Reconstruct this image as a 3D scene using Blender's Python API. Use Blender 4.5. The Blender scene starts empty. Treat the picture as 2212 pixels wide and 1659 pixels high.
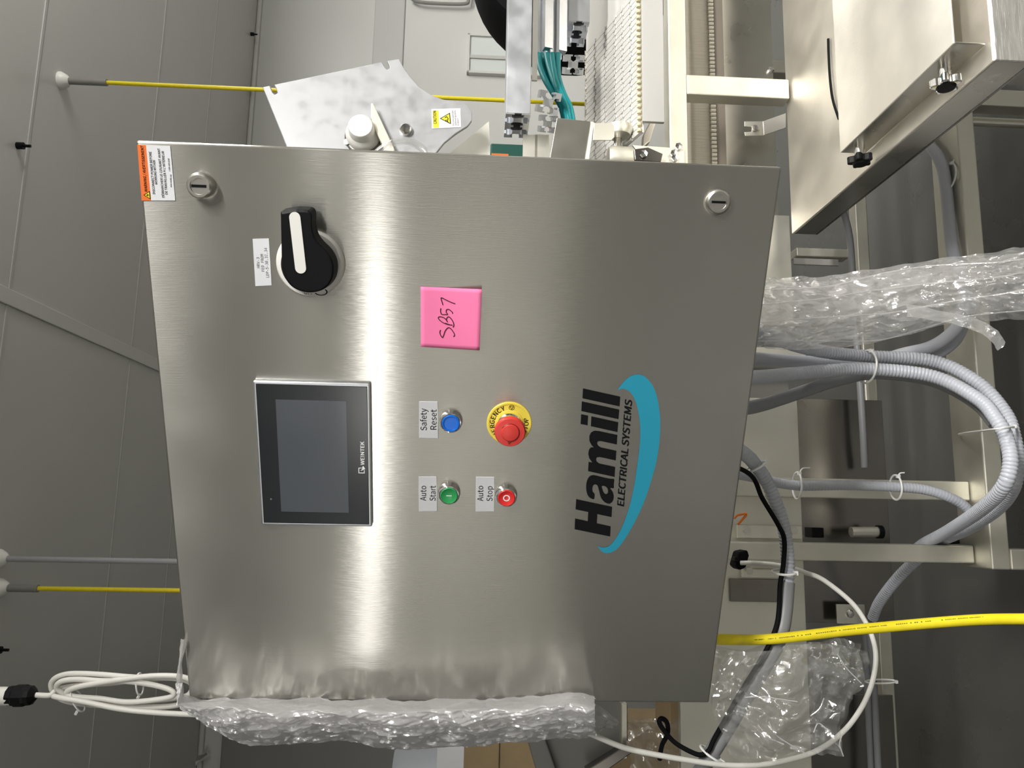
import bpy, bmesh, math, random
from mathutils import Vector, Matrix, noise
random.seed(7)
S = bpy.context.scene
COL = S.collection
pi = math.pi

# ------------------------------------------------------------------ camera
CAM = Vector((0.3862, -0.9436, 1.4309))
YAW, PIT, ROL, FPX = -0.2918, -0.0478, -0.0272, 1661.0
FW = Vector((math.sin(YAW) * math.cos(PIT), math.cos(YAW) * math.cos(PIT), math.sin(PIT)))
_r0 = Vector((math.cos(YAW), -math.sin(YAW), 0))
_d0 = FW.cross(_r0)
RT = math.cos(ROL) * _r0 + math.sin(ROL) * _d0
DN = -math.sin(ROL) * _r0 + math.cos(ROL) * _d0
cd = bpy.data.cameras.new('camera')
cam = bpy.data.objects.new('camera', cd)
COL.objects.link(cam)
# the photograph was taken with the phone on its side: the picture's right is the room's down
cam.matrix_world = Matrix(((DN.x, RT.x, -FW.x, CAM.x), (DN.y, RT.y, -FW.y, CAM.y), (DN.z, RT.z, -FW.z, CAM.z), (0, 0, 0, 1)))
cd.sensor_width = 36.0
cd.lens = FPX / 2212.0 * 36.0
cd.clip_start = 0.02
S.camera = cam

# machine / room axes (turned 26 degrees from the cabinet door)
PHI = math.radians(26)
MX = Vector((math.cos(PHI), math.sin(PHI), 0))
MY = Vector((-math.sin(PHI), math.cos(PHI), 0))


def W(mx, my, z):
    return MX * mx + MY * my + Vector((0, 0, z))


def ray(x, y):
    return FW + RT * ((1659 - y - 829.5) / FPX) + DN * ((x - 1106) / FPX)


def A(x, y, my):            # photograph point -> (mx, my, z) on an upright machine plane
    q = ray(x, y)
    p = CAM + q * ((my - CAM.dot(MY)) / q.dot(MY))
    return (p.dot(MX), my, p.z)


def G(x, y, z):             # on a level plane
    q = ray(x, y)
    p = CAM + q * ((z - CAM.z) / q.z)
    return (p.dot(MX), p.dot(MY), z)


def D(x, y, out=0.0):       # on the door plane (world)
    q = ray(x, y)
    return CAM + q * ((-out - CAM.y) / q.y)


def C(x, y, d):             # at a distance along the view (world)
    return CAM + ray(x, y) * d


# ------------------------------------------------------------------ world, lights, exposure
w = bpy.data.worlds.new('world')
S.world = w
w.use_nodes = True
w.node_tree.nodes['Background'].inputs['Color'].default_value = (0.8, 0.85, 0.9, 1)
w.node_tree.nodes['Background'].inputs['Strength'].default_value = 0.05
S.view_settings.view_transform = 'Standard'
S.view_settings.look = 'None'
S.view_settings.exposure = 0.60
S.view_settings.gamma = 1.0
S.view_settings.use_curve_mapping = False
S.cycles.use_denoising = True
S.cycles.max_bounces = 10
S.cycles.transparent_max_bounces = 24
S.cycles.sample_clamp_indirect = 6.0


def strip_light(name, pos, sx, sy, power, rotz=0.0, tilt=None, colr=(1, 0.98, 0.94)):
    l = bpy.data.lights.new(name, 'AREA')
    l.shape = 'RECTANGLE'
    l.size, l.size_y = sx, sy
    l.energy = power
    l.color = colr
    o = bpy.data.objects.new(name, l)
    COL.objects.link(o)
    o.location = pos
    o.rotation_euler = (tilt or 0, 0, rotz)
    return o


# ceiling strip lights of the room, the last two added as unseen fill
strip_light('ceiling_or_fill_lamp', W(1.2, -2.4, 2.93), 1.3, 0.16, 140, PHI)
strip_light('ceiling_or_fill_lamp', W(3.6, -1.6, 2.93), 1.3, 0.16, 95, PHI)
strip_light('ceiling_or_fill_lamp', W(3.7, 1.7, 2.93), 1.3, 0.16, 45, PHI)
strip_light('ceiling_or_fill_lamp', Vector((2.6, -6.3, 2.93)), 1.3, 0.16, 30, 0)  # unseen fill, set to brighten the front wall that the door mirrors
strip_light('ceiling_or_fill_lamp', W(-7.6, -7.6, 2.93), 2.0, 0.16, 120, PHI)  # unseen fill, added to brighten the left corner mirrored in the door
# added unseen lights facing up, only to brighten the ceiling
strip_light('ceiling_or_fill_lamp', W(2.9, 0.2, 2.5), 1.3, 0.16, 60, PHI, pi)
strip_light('ceiling_or_fill_lamp', W(1.6, -1.6, 2.5), 1.3, 0.16, 34, PHI, pi)
# row of strip lights hanging further off, the one the door mirrors as a bright band
strip_light('hanging_lamp', Vector((-5.6, -7.0, 2.62)), 3.4, 0.14, 8, 0.0, math.radians(62))
strip_light('hanging_lamp', Vector((-1.2, -7.4, 2.55)), 3.0, 0.12, 7.5, 0.0, math.radians(62))


# ------------------------------------------------------------------ materials
def mat(name, col=(0.5, 0.5, 0.5), rough=0.5, metal=0.0, spec=0.5, bump=0.0, bscale=60, var=0.0, vscale=4, coat=0.0,
        stretch=(1, 1, 1), rvar=0.0, trans=0.0, ior=1.45):
    m = bpy.data.materials.new(name)
    m.use_nodes = True
    nt = m.node_tree
    b = nt.nodes['Principled BSDF']
    b.inputs['Base Color'].default_value = (*col, 1)
    b.inputs['Roughness'].default_value = rough
    b.inputs['Metallic'].default_value = metal
    b.inputs['Specular IOR Level'].default_value = spec
    b.inputs['Coat Weight'].default_value = coat
    b.inputs['Transmission Weight'].default_value = trans
    b.inputs['IOR'].default_value = ior
    N, L = nt.nodes.new, nt.links.new
    tc = N('ShaderNodeTexCoord')
    mp = N('ShaderNodeMapping')
    mp.inputs['Scale'].default_value = stretch
    L(tc.outputs['Object'], mp.inputs['Vector'])
    if var or rvar:
        n = N('ShaderNodeTexNoise')
        n.inputs['Scale'].default_value = vscale
        n.inputs['Detail'].default_value = 5
        L(mp.outputs['Vector'], n.inputs['Vector'])
        if var:
            r = N('ShaderNodeMapRange')
            r.inputs['From Min'].default_value = 0.3
            r.inputs['From Max'].default_value = 0.7
            r.inputs['To Min'].default_value = 1 - var
            r.inputs['To Max'].default_value = 1 + var
            L(n.outputs['Fac'], r.inputs['Value'])
            mx = N('ShaderNodeVectorMath')
            mx.operation = 'SCALE'
            mx.inputs[0].default_value = col
            L(r.outputs['Result'], mx.inputs['Scale'])
            L(mx.outputs['Vector'], b.inputs['Base Color'])
        if rvar:
            r = N('ShaderNodeMapRange')
            r.inputs['From Min'].default_value = 0.3
            r.inputs['From Max'].default_value = 0.7
            r.inputs['To Min'].default_value = max(0.02, rough - rvar)
            r.inputs['To Max'].default_value = rough + rvar
            L(n.outputs['Fac'], r.inputs['Value'])
            L(r.outputs['Result'], b.inputs['Roughness'])
    if bump:
        n2 = N('ShaderNodeTexNoise')
        n2.inputs['Scale'].default_value = bscale
        n2.inputs['Detail'].default_value = 3
        L(mp.outputs['Vector'], n2.inputs['Vector'])
        bp = N('ShaderNodeBump')
        bp.inputs['Strength'].default_value = bump
        bp.inputs['Distance'].default_value = 0.002
        L(n2.outputs['Fac'], bp.inputs['Height'])
        L(bp.outputs['Normal'], b.inputs['Normal'])
    return m


def door_material():
    m = mat('brushed_door_steel', (0.535, 0.525, 0.485), 0.30, 1.0)
    nt = m.node_tree
    N, L = nt.nodes.new, nt.links.new
    b = nt.nodes['Principled BSDF']
    b.inputs['Anisotropic'].default_value = 1.0
    t = N('ShaderNodeCombineXYZ')
    t.inputs[0].default_value = 1.0
    L(t.outputs[0], b.inputs['Tangent'])
    tc = N('ShaderNodeTexCoord')
    mp = N('ShaderNodeMapping')
    mp.inputs['Scale'].default_value = (900, 900, 32)
    L(tc.outputs['Object'], mp.inputs['Vector'])
    n = N('ShaderNodeTexNoise')
    n.inputs['Scale'].default_value = 1
    n.inputs['Detail'].default_value = 2
    L(mp.outputs['Vector'], n.inputs['Vector'])
    bp = N('ShaderNodeBump')
    bp.inputs['Strength'].default_value = 0.30
    bp.inputs['Distance'].default_value = 0.0004
    L(n.outputs['Fac'], bp.inputs['Height'])
    L(bp.outputs['Normal'], b.inputs['Normal'])
    # soft handling marks: roughness and tone
    n2 = N('ShaderNodeTexNoise')
    n2.inputs['Scale'].default_value = 7
    n2.inputs['Detail'].default_value = 2
    n2.inputs['Roughness'].default_value = 0.6
    L(tc.outputs['Object'], n2.inputs['Vector'])
    r = N('ShaderNodeMapRange')
    r.inputs['From Min'].default_value = 0.35
    r.inputs['From Max'].default_value = 0.7
    r.inputs['To Min'].default_value = 0.205
    r.inputs['To Max'].default_value = 0.235
    L(n2.outputs['Fac'], r.inputs['Value'])
    L(r.outputs['Result'], b.inputs['Roughness'])
    # a broad second lobe: the scattered light of the grinding marks
    b2 = N('ShaderNodeBsdfPrincipled')
    b2.inputs['Base Color'].default_value = (0.31, 0.30, 0.27, 1)
    b2.inputs['Metallic'].default_value = 1.0
    b2.inputs['Roughness'].default_value = 0.62
    mxs = N('ShaderNodeMixShader')
    mxs.inputs[0].default_value = 0.27
    L(b.outputs[0], mxs.inputs[1])
    L(b2.outputs[0], mxs.inputs[2])
    L(mxs.outputs[0], nt.nodes['Material Output'].inputs['Surface'])
    return m


M = {}
M['door'] = door_material()
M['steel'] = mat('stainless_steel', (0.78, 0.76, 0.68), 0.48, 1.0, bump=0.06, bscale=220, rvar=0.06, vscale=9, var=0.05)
M['steel_mill_or_shade'] = mat('mill_or_shaded_steel', (0.50, 0.485, 0.435), 0.30, 1.0, bump=0.04, bscale=90, rvar=0.06, vscale=7, var=0.08)  # also darkens the table lip and cover flange in place of shade
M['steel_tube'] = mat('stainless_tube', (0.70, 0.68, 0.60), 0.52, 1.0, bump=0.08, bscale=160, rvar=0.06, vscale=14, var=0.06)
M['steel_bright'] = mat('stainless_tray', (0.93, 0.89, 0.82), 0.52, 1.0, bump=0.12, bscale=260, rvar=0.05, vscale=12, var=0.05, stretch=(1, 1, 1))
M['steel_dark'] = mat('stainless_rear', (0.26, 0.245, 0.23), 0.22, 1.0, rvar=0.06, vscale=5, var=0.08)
M['rough_lip'] = mat('ground_steel', (0.92, 0.9, 0.87), 0.45, 1.0, bump=0.8, bscale=60, stretch=(0.5, 0.5, 4), var=0.12, vscale=50)
M['chrome'] = mat('chrome', (0.82, 0.81, 0.79), 0.10, 1.0)
M['bolt'] = mat('bolt_steel', (0.66, 0.64, 0.6), 0.3, 1.0)
M['alu'] = mat('anodised_aluminium', (0.78, 0.80, 0.84), 0.38, 1.0, var=0.06, vscale=18, rvar=0.06)
M['alu_cut'] = mat('cut_aluminium', (0.62, 0.61, 0.60), 0.4, 0.9)
M['hazy'] = mat('milled_guard_sheet', (0.41, 0.415, 0.43), 0.42, 0.4, var=0.05, vscale=34, rvar=0.1)
M['white_plastic'] = mat('white_plastic', (0.78, 0.77, 0.73), 0.35)
M['cream_plastic'] = mat('cream_plastic', (0.72, 0.69, 0.60), 0.4)
M['belt'] = mat('white_belt', (0.70, 0.69, 0.66), 0.5)
M['guide_grey'] = mat('pale_guide_strip', (0.50, 0.49, 0.475), 0.45)
M['cream_belt'] = mat('cream_belt_edge', (0.75, 0.66, 0.42), 0.5)
M['black'] = mat('black_plastic', (0.005, 0.005, 0.006), 0.45, spec=0.18)
M['black_matt'] = mat('black_rubber', (0.004, 0.004, 0.005), 0.7, spec=0.15)
M['ink'] = mat('black_print', (0.006, 0.006, 0.007), 0.6, spec=0.15)
M['ink_soft'] = mat('grey_print', (0.16, 0.16, 0.17), 0.6)
M['red_ink'] = mat('dark_red_pen', (0.06, 0.002, 0.012), 0.5)
M['white_print'] = mat('white_print', (0.85, 0.85, 0.85), 0.4)
M['paper'] = mat('label_white', (0.72, 0.73, 0.76), 0.5)
M['tag_grey'] = mat('tag_silver', (0.56, 0.56, 0.58), 0.4)
M['orange'] = mat('label_orange', (0.82, 0.17, 0.03), 0.5)
M['yellow'] = mat('plate_yellow', (0.80, 0.64, 0.08), 0.35, var=0.04)
M['yellow_label'] = mat('label_yellow', (0.85, 0.72, 0.02), 0.5)
M['pink'] = mat('note_pink', (0.90, 0.215, 0.42), 0.7, spec=0.2)
M['red'] = mat('red_plastic', (0.62, 0.045, 0.035), 0.33)
M['red_btn'] = mat('red_button', (0.70, 0.03, 0.03), 0.25)
M['green'] = mat('green_button', (0.03, 0.30, 0.09), 0.25)
M['blue'] = mat('blue_button', (0.0, 0.13, 0.62), 0.22)
M['teal'] = mat('teal_vinyl', (0.015, 0.27, 0.40), 0.45)
M['teal_wire'] = mat('teal_cable', (0.0, 0.26, 0.29), 0.4)
M['conduit'] = mat('grey_conduit', (0.45, 0.465, 0.515), 0.36)
M['conduit_dark'] = mat('grey_jacket', (0.22, 0.225, 0.235), 0.42)
M['yellow_cable'] = mat('yellow_cable', (0.80, 0.66, 0.015), 0.42, var=0.04, vscale=60)
M['white_cable'] = mat('white_cable', (0.72, 0.71, 0.67), 0.4)
M['grey_cord'] = mat('grey_cord', (0.36, 0.36, 0.38), 0.5)
M['tie'] = mat('tie_nylon', (0.80, 0.80, 0.79), 0.4)
M['wall'] = mat('panel_wall', (0.60, 0.60, 0.575), 0.34, var=0.03, vscale=1.2)
M['wall_front'] = mat('bright_panel_wall', (0.80, 0.79, 0.75), 0.4)
M['wall_shade'] = mat('shaded_wall', (0.22, 0.22, 0.21), 0.5, var=0.05, vscale=1.0)  # dark tone standing in for low light on the wall at left
M['wall_band'] = mat('wall_band', (0.52, 0.515, 0.50), 0.35, var=0.02, vscale=2)
M['ceiling'] = mat('panel_ceiling', (0.56, 0.55, 0.525), 0.30, var=0.04, vscale=0.9)
M['seam'] = mat('panel_seam', (0.50, 0.495, 0.475), 0.4)
M['trim'] = mat('ceiling_trim', (0.62, 0.61, 0.585), 0.4)
M['floor'] = mat('concrete_floor', (0.085, 0.085, 0.077), 0.32, var=0.22, vscale=2.2, rvar=0.12, bump=0.15, bscale=8)
M['cardboard'] = mat('cardboard', (0.27, 0.195, 0.105), 0.75, var=0.06, vscale=20)
M['lcd'] = mat('screen_glass', (0.075, 0.084, 0.098), 0.12, coat=0.4)
M['bezel'] = mat('screen_border', (0.012, 0.015, 0.018), 0.18, coat=0.3)
M['frame_grey'] = mat('painted_frame', (0.24, 0.235, 0.22), 0.45)
M['blue_grey'] = mat('blue_grey_drum', (0.42, 0.44, 0.48), 0.4)
M['dark_green'] = mat('dark_green_box', (0.004, 0.075, 0.055), 0.5)
M['orange_tag'] = mat('orange_plastic', (0.85, 0.22, 0.03), 0.5)
M['pane'] = mat('window_pane', (0.62, 0.66, 0.64), 0.12, coat=0.5)


def film(name, clear, white, rough, bump, scale, stretch=(1, 1, 1), dist=0.01, tint=(0.86, 0.86, 0.88)):
    m = bpy.data.materials.new(name)
    m.use_nodes = True
    nt = m.node_tree
    N, L = nt.nodes.new, nt.links.new
    for n in list(nt.nodes):
        nt.nodes.remove(n)
    out = N('ShaderNodeOutputMaterial')
    tr = N('ShaderNodeBsdfTransparent')
    gl = N('ShaderNodeBsdfGlossy')
    gl.inputs['Roughness'].default_value = rough
    gl.inputs['Color'].default_value = (0.95, 0.95, 0.97, 1)
    df = N('ShaderNodeBsdfTranslucent')
    df.inputs['Color'].default_value = (*tint, 1)
    dd = N('ShaderNodeBsdfDiffuse')
    dd.inputs['Color'].default_value = (*tint, 1)
    tc = N('ShaderNodeTexCoord')
    mp = N('ShaderNodeMapping')
    mp.inputs['Scale'].default_value = stretch
    L(tc.outputs['Object'], mp.inputs['Vector'])
    n1 = N('ShaderNodeTexNoise')
    n1.inputs['Scale'].default_value = scale
    n1.inputs['Detail'].default_value = 4
    n1.inputs['Distortion'].default_value = 0.7
    L(mp.outputs['Vector'], n1.inputs['Vector'])
    # ridged: |n - .5|
    s = N('ShaderNodeMath')
    s.operation = 'SUBTRACT'
    s.inputs[1].default_value = 0.5
    L(n1.outputs['Fac'], s.inputs[0])
    ab = N('ShaderNodeMath')
    ab.operation = 'ABSOLUTE'
    L(s.outputs[0], ab.inputs[0])
    bp = N('ShaderNodeBump')
    bp.inputs['Strength'].default_value = bump
    bp.inputs['Distance'].default_value = dist
    L(ab.outputs[0], bp.inputs['Height'])
    for x in (gl, dd, df):
        L(bp.outputs['Normal'], x.inputs['Normal'])
    m1 = N('ShaderNodeMixShader')
    m1.inputs[0].default_value = 0.5
    L(dd.outputs[0], m1.inputs[1])
    L(df.outputs[0], m1.inputs[2])
    m2 = N('ShaderNodeMixShader')
    m2.inputs[0].default_value = 1 - white
    L(m1.outputs[0], m2.inputs[1])
    L(gl.outputs[0], m2.inputs[2])
    m3 = N('ShaderNodeMixShader')
    m3.inputs[0].default_value = 1 - clear
    L(tr.outputs[0], m3.inputs[1])
    L(m2.outputs[0], m3.inputs[2])
    L(m3.outputs[0], out.inputs['Surface'])
    return m


M['film'] = film('crinkled_film', 0.18, 0.62, 0.07, 0.5, 150, (1, 1, 0.5), 0.004, (0.93, 0.92, 0.93))
M['film_strand'] = film('stretch_film', 0.48, 0.55, 0.10, 0.5, 90, (1.0, 1.0, 0.25), 0.005, (0.90, 0.89, 0.88))
M['film_clear'] = film('clear_bag_film', 0.72, 0.45, 0.07, 0.15, 40, (1, 1, 1), 0.004, (0.80, 0.79, 0.76))


# ------------------------------------------------------------------ mesh helpers
def off(o):
    v = Vector((0, 0, 0))
    while o is not None:
        v = v + o.location
        o = o.parent
    return v


class MB:
    def __init__(s):
        s.v, s.f, s.sm = [], [], []

    def add(s, vs, fs, smooth=False):
        b = len(s.v)
        s.v += [Vector(v) for v in vs]
        for f in fs:
            s.f.append([i + b for i in f])
            s.sm.append(smooth)
        return s

    def box(s, a, b, fr=None):          # a, b opposite corners in frame fr (callable) or world
        fr = fr or (lambda *p: Vector(p))
        x0, y0, z0 = a
        x1, y1, z1 = b
        vs = [fr(x, y, z) for z in (z0, z1) for y in (y0, y1) for x in (x0, x1)]
        return s.add(vs, [(0, 2, 3, 1), (4, 5, 7, 6), (0, 1, 5, 4), (2, 6, 7, 3), (0, 4, 6, 2), (1, 3, 7, 5)])

    def prism(s, pts, vec):             # polygon of world points, pushed along vec
        n = len(pts)
        pts = [Vector(p) for p in pts]
        vs = pts + [p + vec for p in pts]
        fs = [list(range(n))[::-1], list(range(n, 2 * n))]
        for i in range(n):
            j = (i + 1) % n
            fs.append([i, j, n + j, n + i])
        return s.add(vs, fs)

    def poly(s, pts):
        return s.add(pts, [list(range(len(pts)))])

    def lathe(s, c, ax, prof, n=40, smooth=True, up=None):   # prof: (radius, height along ax)
        ax = Vector(ax).normalized()
        u = ax.orthogonal().normalized() if up is None else (Vector(up) - ax * Vector(up).dot(ax)).normalized()
        w_ = ax.cross(u)
        c = Vector(c)
        vs, fs = [], []
        for r, h in prof:
            for k in range(n):
                a = 2 * pi * k / n
                vs.append(c + ax * h + (u * math.cos(a) + w_ * math.sin(a)) * r)
        for i in range(len(prof) - 1):
            for k in range(n):
                k2 = (k + 1) % n
                fs.append((i * n + k, i * n + k2, (i + 1) * n + k2, (i + 1) * n + k))
        s.add(vs, fs, smooth)
        m_ = len(prof)
        b = len(s.v) - m_ * n
        if prof[0][0] > 1e-6:
            s.f.append([b + k for k in range(n)][::-1])
            s.sm.append(False)
        if prof[-1][0] > 1e-6:
            s.f.append([b + (m_ - 1) * n + k for k in range(n)])
            s.sm.append(False)
        return s

    def cyl(s, a, b, r, n=20, smooth=True):
        a, b = Vector(a), Vector(b)
        return s.lathe(a, b - a, [(r, 0), (r, (b - a).length)], n, smooth)

    def tube(s, pts, r, n=12, closed=False, rib=0.0, pitch=0.0045, flat=1.0):
        pts = [Vector(p) for p in pts]
        if rib:
            pts = resample(pts, pitch / 3.0)
        m_ = len(pts)
        t0 = (pts[1] - pts[0]).normalized()
        u = t0.orthogonal().normalized()
        vs, fs = [], []
        for i in range(m_):
            if closed:
                t = (pts[(i + 1) % m_] - pts[i - 1]).normalized()
            else:
                t = (pts[min(i + 1, m_ - 1)] - pts[max(i - 1, 0)]).normalized()
            u = (u - t * u.dot(t)).normalized()
            w_ = t.cross(u)
            rr = r * (1 - rib * (1 if i % 3 == 0 else 0)) if rib else (r[i] if isinstance(r, list) else r)
            for k in range(n):
                a = 2 * pi * k / n
                vs.append(pts[i] + (u * math.cos(a) + w_ * (math.sin(a) * flat)) * rr)
        for i in range(m_ - (0 if closed else 1)):
            i2 = (i + 1) % m_
            for k in range(n):
                k2 = (k + 1) % n
                fs.append((i * n + k, i * n + k2, i2 * n + k2, i2 * n + k))
        if not closed:
            fs.append(list(range(n))[::-1])
            fs.append([(m_ - 1) * n + k for k in range(n)])
        return s.add(vs, fs, True)

    def build(s, name, m, parent=None, bevel=0.0, seg=2, solid=0.0):
        me = bpy.data.meshes.new(name)
        if parent is not None:
            o_ = off(parent)
        else:
            o_ = Vector((sum(v.x for v in s.v) / len(s.v), sum(v.y for v in s.v) / len(s.v), min(v.z for v in s.v)))
        me.from_pydata([v - o_ for v in s.v], [], s.f)
        me.polygons.foreach_set('use_smooth', s.sm)
        me.update()
        bm = bmesh.new()
        bm.from_mesh(me)
        bmesh.ops.recalc_face_normals(bm, faces=bm.faces)
        bm.to_mesh(me)
        bm.free()
        if any(s.sm):
            me.set_sharp_from_angle(angle=math.radians(38))
        o = bpy.data.objects.new(name, me)
        COL.objects.link(o)
        if m is not None:
            me.materials.append(M[m] if isinstance(m, str) else m)
        if parent is not None:
            o.parent = parent
        else:
            o.location = o_
        if bevel:
            b = o.modifiers.new('bevel', 'BEVEL')
            b.width = bevel
            b.segments = seg
            b.limit_method = 'ANGLE'
            b.angle_limit = math.radians(40)
            b.harden_normals = False
        if solid:
            sd = o.modifiers.new('solid', 'SOLIDIFY')
            sd.thickness = solid
            sd.offset = 0
        return o


def resample(pts, step):
    out = [pts[0]]
    acc = 0.0
    for a, b in zip(pts[:-1], pts[1:]):
        d = (b - a).length
        while acc + d >= step:
            t = (step - acc) / d
            a = a.lerp(b, t)
            out.append(a)
            d = (b - a).length
            acc = 0.0
        acc += d
    out.append(pts[-1])
    return out


def spline(pts, sub=10, closed=False):
    pts = [Vector(p) for p in pts]
    n = len(pts)
    out = []
    rng = n if closed else n - 1
    for i in range(rng):
        if closed:
            p0, p1, p2, p3 = pts[i - 1], pts[i], pts[(i + 1) % n], pts[(i + 2) % n]
        else:
            p1, p2 = pts[i], pts[i + 1]
            p0 = pts[i - 1] if i > 0 else p1 * 2 - p2
            p3 = pts[i + 2] if i + 2 < n else p2 * 2 - p1
        for k in range(sub):
            t = k / sub
            t2, t3 = t * t, t * t * t
            out.append(0.5 * ((2 * p1) + (p2 - p0) * t + (2 * p0 - 5 * p1 + 4 * p2 - p3) * t2 + (3 * p1 - p0 - 3 * p2 + p3) * t3))
    if not closed:
        out.append(pts[-1])
    return out


def empty(name, loc, label, cat, group=None):
    o = bpy.data.objects.new(name, None)
    o.empty_display_size = 0.05
    COL.objects.link(o)
    o.location = loc
    return tag(o, label, cat, group)


def tag(o, label=None, cat=None, group=None, kind=None):
    for k, v in (('label', label), ('category', cat), ('group', group), ('kind', kind)):
        if v:
            o[k] = v
    return o


def struct(o):
    o['kind'] = 'structure'
    return o


def flat_print(name, loops, m, parent, fr, smooth=True):
    """Filled flat shapes. loops: list of (points2d, curved); fr maps 2d to world."""
    c = bpy.data.curves.new(name, 'CURVE')
    c.dimensions = '2D'
    c.fill_mode = 'BOTH'
    for pts, curved in loops:
        if curved:
            pts = [(p.x, p.y) for p in spline([Vector((a, b, 0)) for a, b in pts], 6, True)]
        sp = c.splines.new('POLY')
        sp.points.add(len(pts) - 1)
        for q, (a, b) in zip(sp.points, pts):
            q.co = (a, b, 0, 1)
        sp.use_cyclic_u = True
    return curve_to_mesh(name, c, m, parent, fr)


def curve_to_mesh(name, c, m, parent, fr):
    t = bpy.data.objects.new('temporary', c)
    COL.objects.link(t)
    dg = bpy.context.evaluated_depsgraph_get()
    me = bpy.data.meshes.new_from_object(t.evaluated_get(dg))
    bpy.data.objects.remove(t)
    o_ = off(parent)
    for v in me.vertices:
        v.co = fr(v.co.x, v.co.y) - o_
    me.materials.clear()
    me.materials.append(M[m])
    me.name = name
    o = bpy.data.objects.new(name, me)
    COL.objects.link(o)
    o.parent = parent
    return o


import os
_fd = bpy.utils.system_resource('DATAFILES', path='fonts')
FONT = {}
for _k, _n in (('sans', 'Noto Sans CJK Regular.woff2'), ('mono', 'DejaVuSansMono.woff2')):     # Blender's own bundled fonts
    try:
        FONT[_k] = bpy.data.fonts.load(os.path.join(_fd, _n))
    except Exception:
        FONT[_k] = None


def text_curve(s, size=1.0, bold=0.0, align='LEFT', shear=0.0, space=1.0, font='sans'):
    c = bpy.data.curves.new('text', 'FONT')
    if FONT.get(font):
        c.font = FONT[font]
    c.body = s
    c.size = size
    c.align_x = align
    c.align_y = 'BOTTOM_BASELINE'
    c.shear = shear
    c.offset = bold
    c.space_character = space
    c.resolution_u = 3
    c.fill_mode = 'FRONT'
    return c


def text_bounds(c):
    t = bpy.data.objects.new('temporary', c)
    COL.objects.link(t)
    dg = bpy.context.evaluated_depsgraph_get()
    me = bpy.data.meshes.new_from_object(t.evaluated_get(dg))
    bpy.data.objects.remove(t)
    vs = [(v.co.x, v.co.y) for v in me.vertices]
    fs = [list(p.vertices) for p in me.polygons]
    bpy.data.meshes.remove(me)
    return vs, fs


CAP = {}


def cap_height(font):
    if font not in CAP:
        CAP[font] = max(v[1] for v in text_bounds(text_curve('H', font=font))[0])
    return CAP[font]


def lettering(parent, m, items, name='lettering', fr=None, font='sans'):
    """items: (text, (x, z) of left baseline end, (x, z) of right end, height or None, bold, shear); all in one mesh, laid on fr(x, z)."""
    mb = MB()
    nrm = (fr(1, 0) - fr(0, 0)).cross(fr(0, 1) - fr(0, 0)).normalized()
    for s, p0, p1, cap, bold, shear in items:
        n0 = 0
        bold = bold * cap_height(font) / 0.727
        vs, fs = text_bounds(text_curve(s, 1.0, 0.0, 'LEFT', shear, font=font))
        if bold:            # heavier strokes: the same outline laid down again, a little to each side
            n0 = len(vs)
            vs, fs = ([(a + k * bold, b + j * bold * 0.5) for k, j in ((-1, -1), (-1, 1), (1, -1), (1, 1)) for a, b in vs],
                      [[i + n0 * q for i in f] for q in range(4) for f in fs])
        x0, x1 = min(v[0] for v in vs), max(v[0] for v in vs)
        dx, dz = p1[0] - p0[0], p1[1] - p0[1]
        ln = math.hypot(dx, dz)
        sx = ln / (x1 - x0)
        sy = cap / cap_height(font) if cap else sx
        ex, ez = dx / ln, dz / ln
        pts = []
        for i_, (a, b) in enumerate(vs):
            a2, b2 = (a - x0) * sx, b * sy
            pts.append(fr(p0[0] + a2 * ex - b2 * ez, p0[1] + a2 * ez + b2 * ex) + nrm * (4e-5 * (i_ // n0 if n0 else 0)))
        mb.add(pts, fs)
    return mb.build(name, m, parent)


def DP(x, y):               # photograph point on the door face -> (x, z)
    p = D(x, y)
    return (p.x, p.z)


def onface(out):
    return lambda x, z: Vector((x, -out, z))


def rect(mb, x0, x1, z0, z1, y0, y1):
    return mb.box((x0, y0, z0), (x1, y1, z1))


# ================================================================== THE ROOM
RX0, RX1, RY0, RY1, CH = -9.5, 6.0, -9.5, 3.9, 3.0
struct(MB().box((RX0, RY0, -0.1), (RX1, RY1, 0.0), W).build('floor', 'floor'))
ceil = struct(MB().box((RX0, RY0, CH), (RX1, RY1, CH + 0.1), W).build('ceiling', 'ceiling'))
wb = struct(MB().box((RX0, RY1, 0), (RX1, RY1 + 0.1, CH), W).build('wall_back', 'wall'))
struct(MB().box((RX0, RY0 - 0.1, 0), (RX1, RY0, CH), W).build('wall_front', 'wall_front'))
struct(MB().box((RX0 - 0.1, RY0, 0), (RX0, RY1, CH), W).build('wall_left', 'wall'))
struct(MB().box((RX1, RY0, 0), (RX1 + 0.1, RY1, CH), W).build('wall_right', 'wall'))
for my in (0.3, 1.56, 2.5, 3.16):
    MB().box((RX0 + 0.02, my - 0.006, CH - 0.004), (RX1 - 0.02, my + 0.006, CH + 0.002), W).build('panel_seam', 'seam', ceil)
struct(MB().box((0.575, -3.0, CH - 0.008), (0.63, RY1 - 0.01, CH), W).build('trim_1', 'trim', bevel=0.002))
struct(MB().box((RX0 + 0.02, RY1 - 0.03, CH - 0.03), (RX1 - 0.02, RY1, CH), W).build('trim_2', 'ceiling', bevel=0.012))
struct(MB().box((RX0 + 0.02, RY1 - 0.015, A(872, 100, RY1)[2]), (RX1 - 0.02, RY1, A(806, 100, RY1)[2]), W).build('trim_3', 'wall_band', bevel=0.01))


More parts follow.
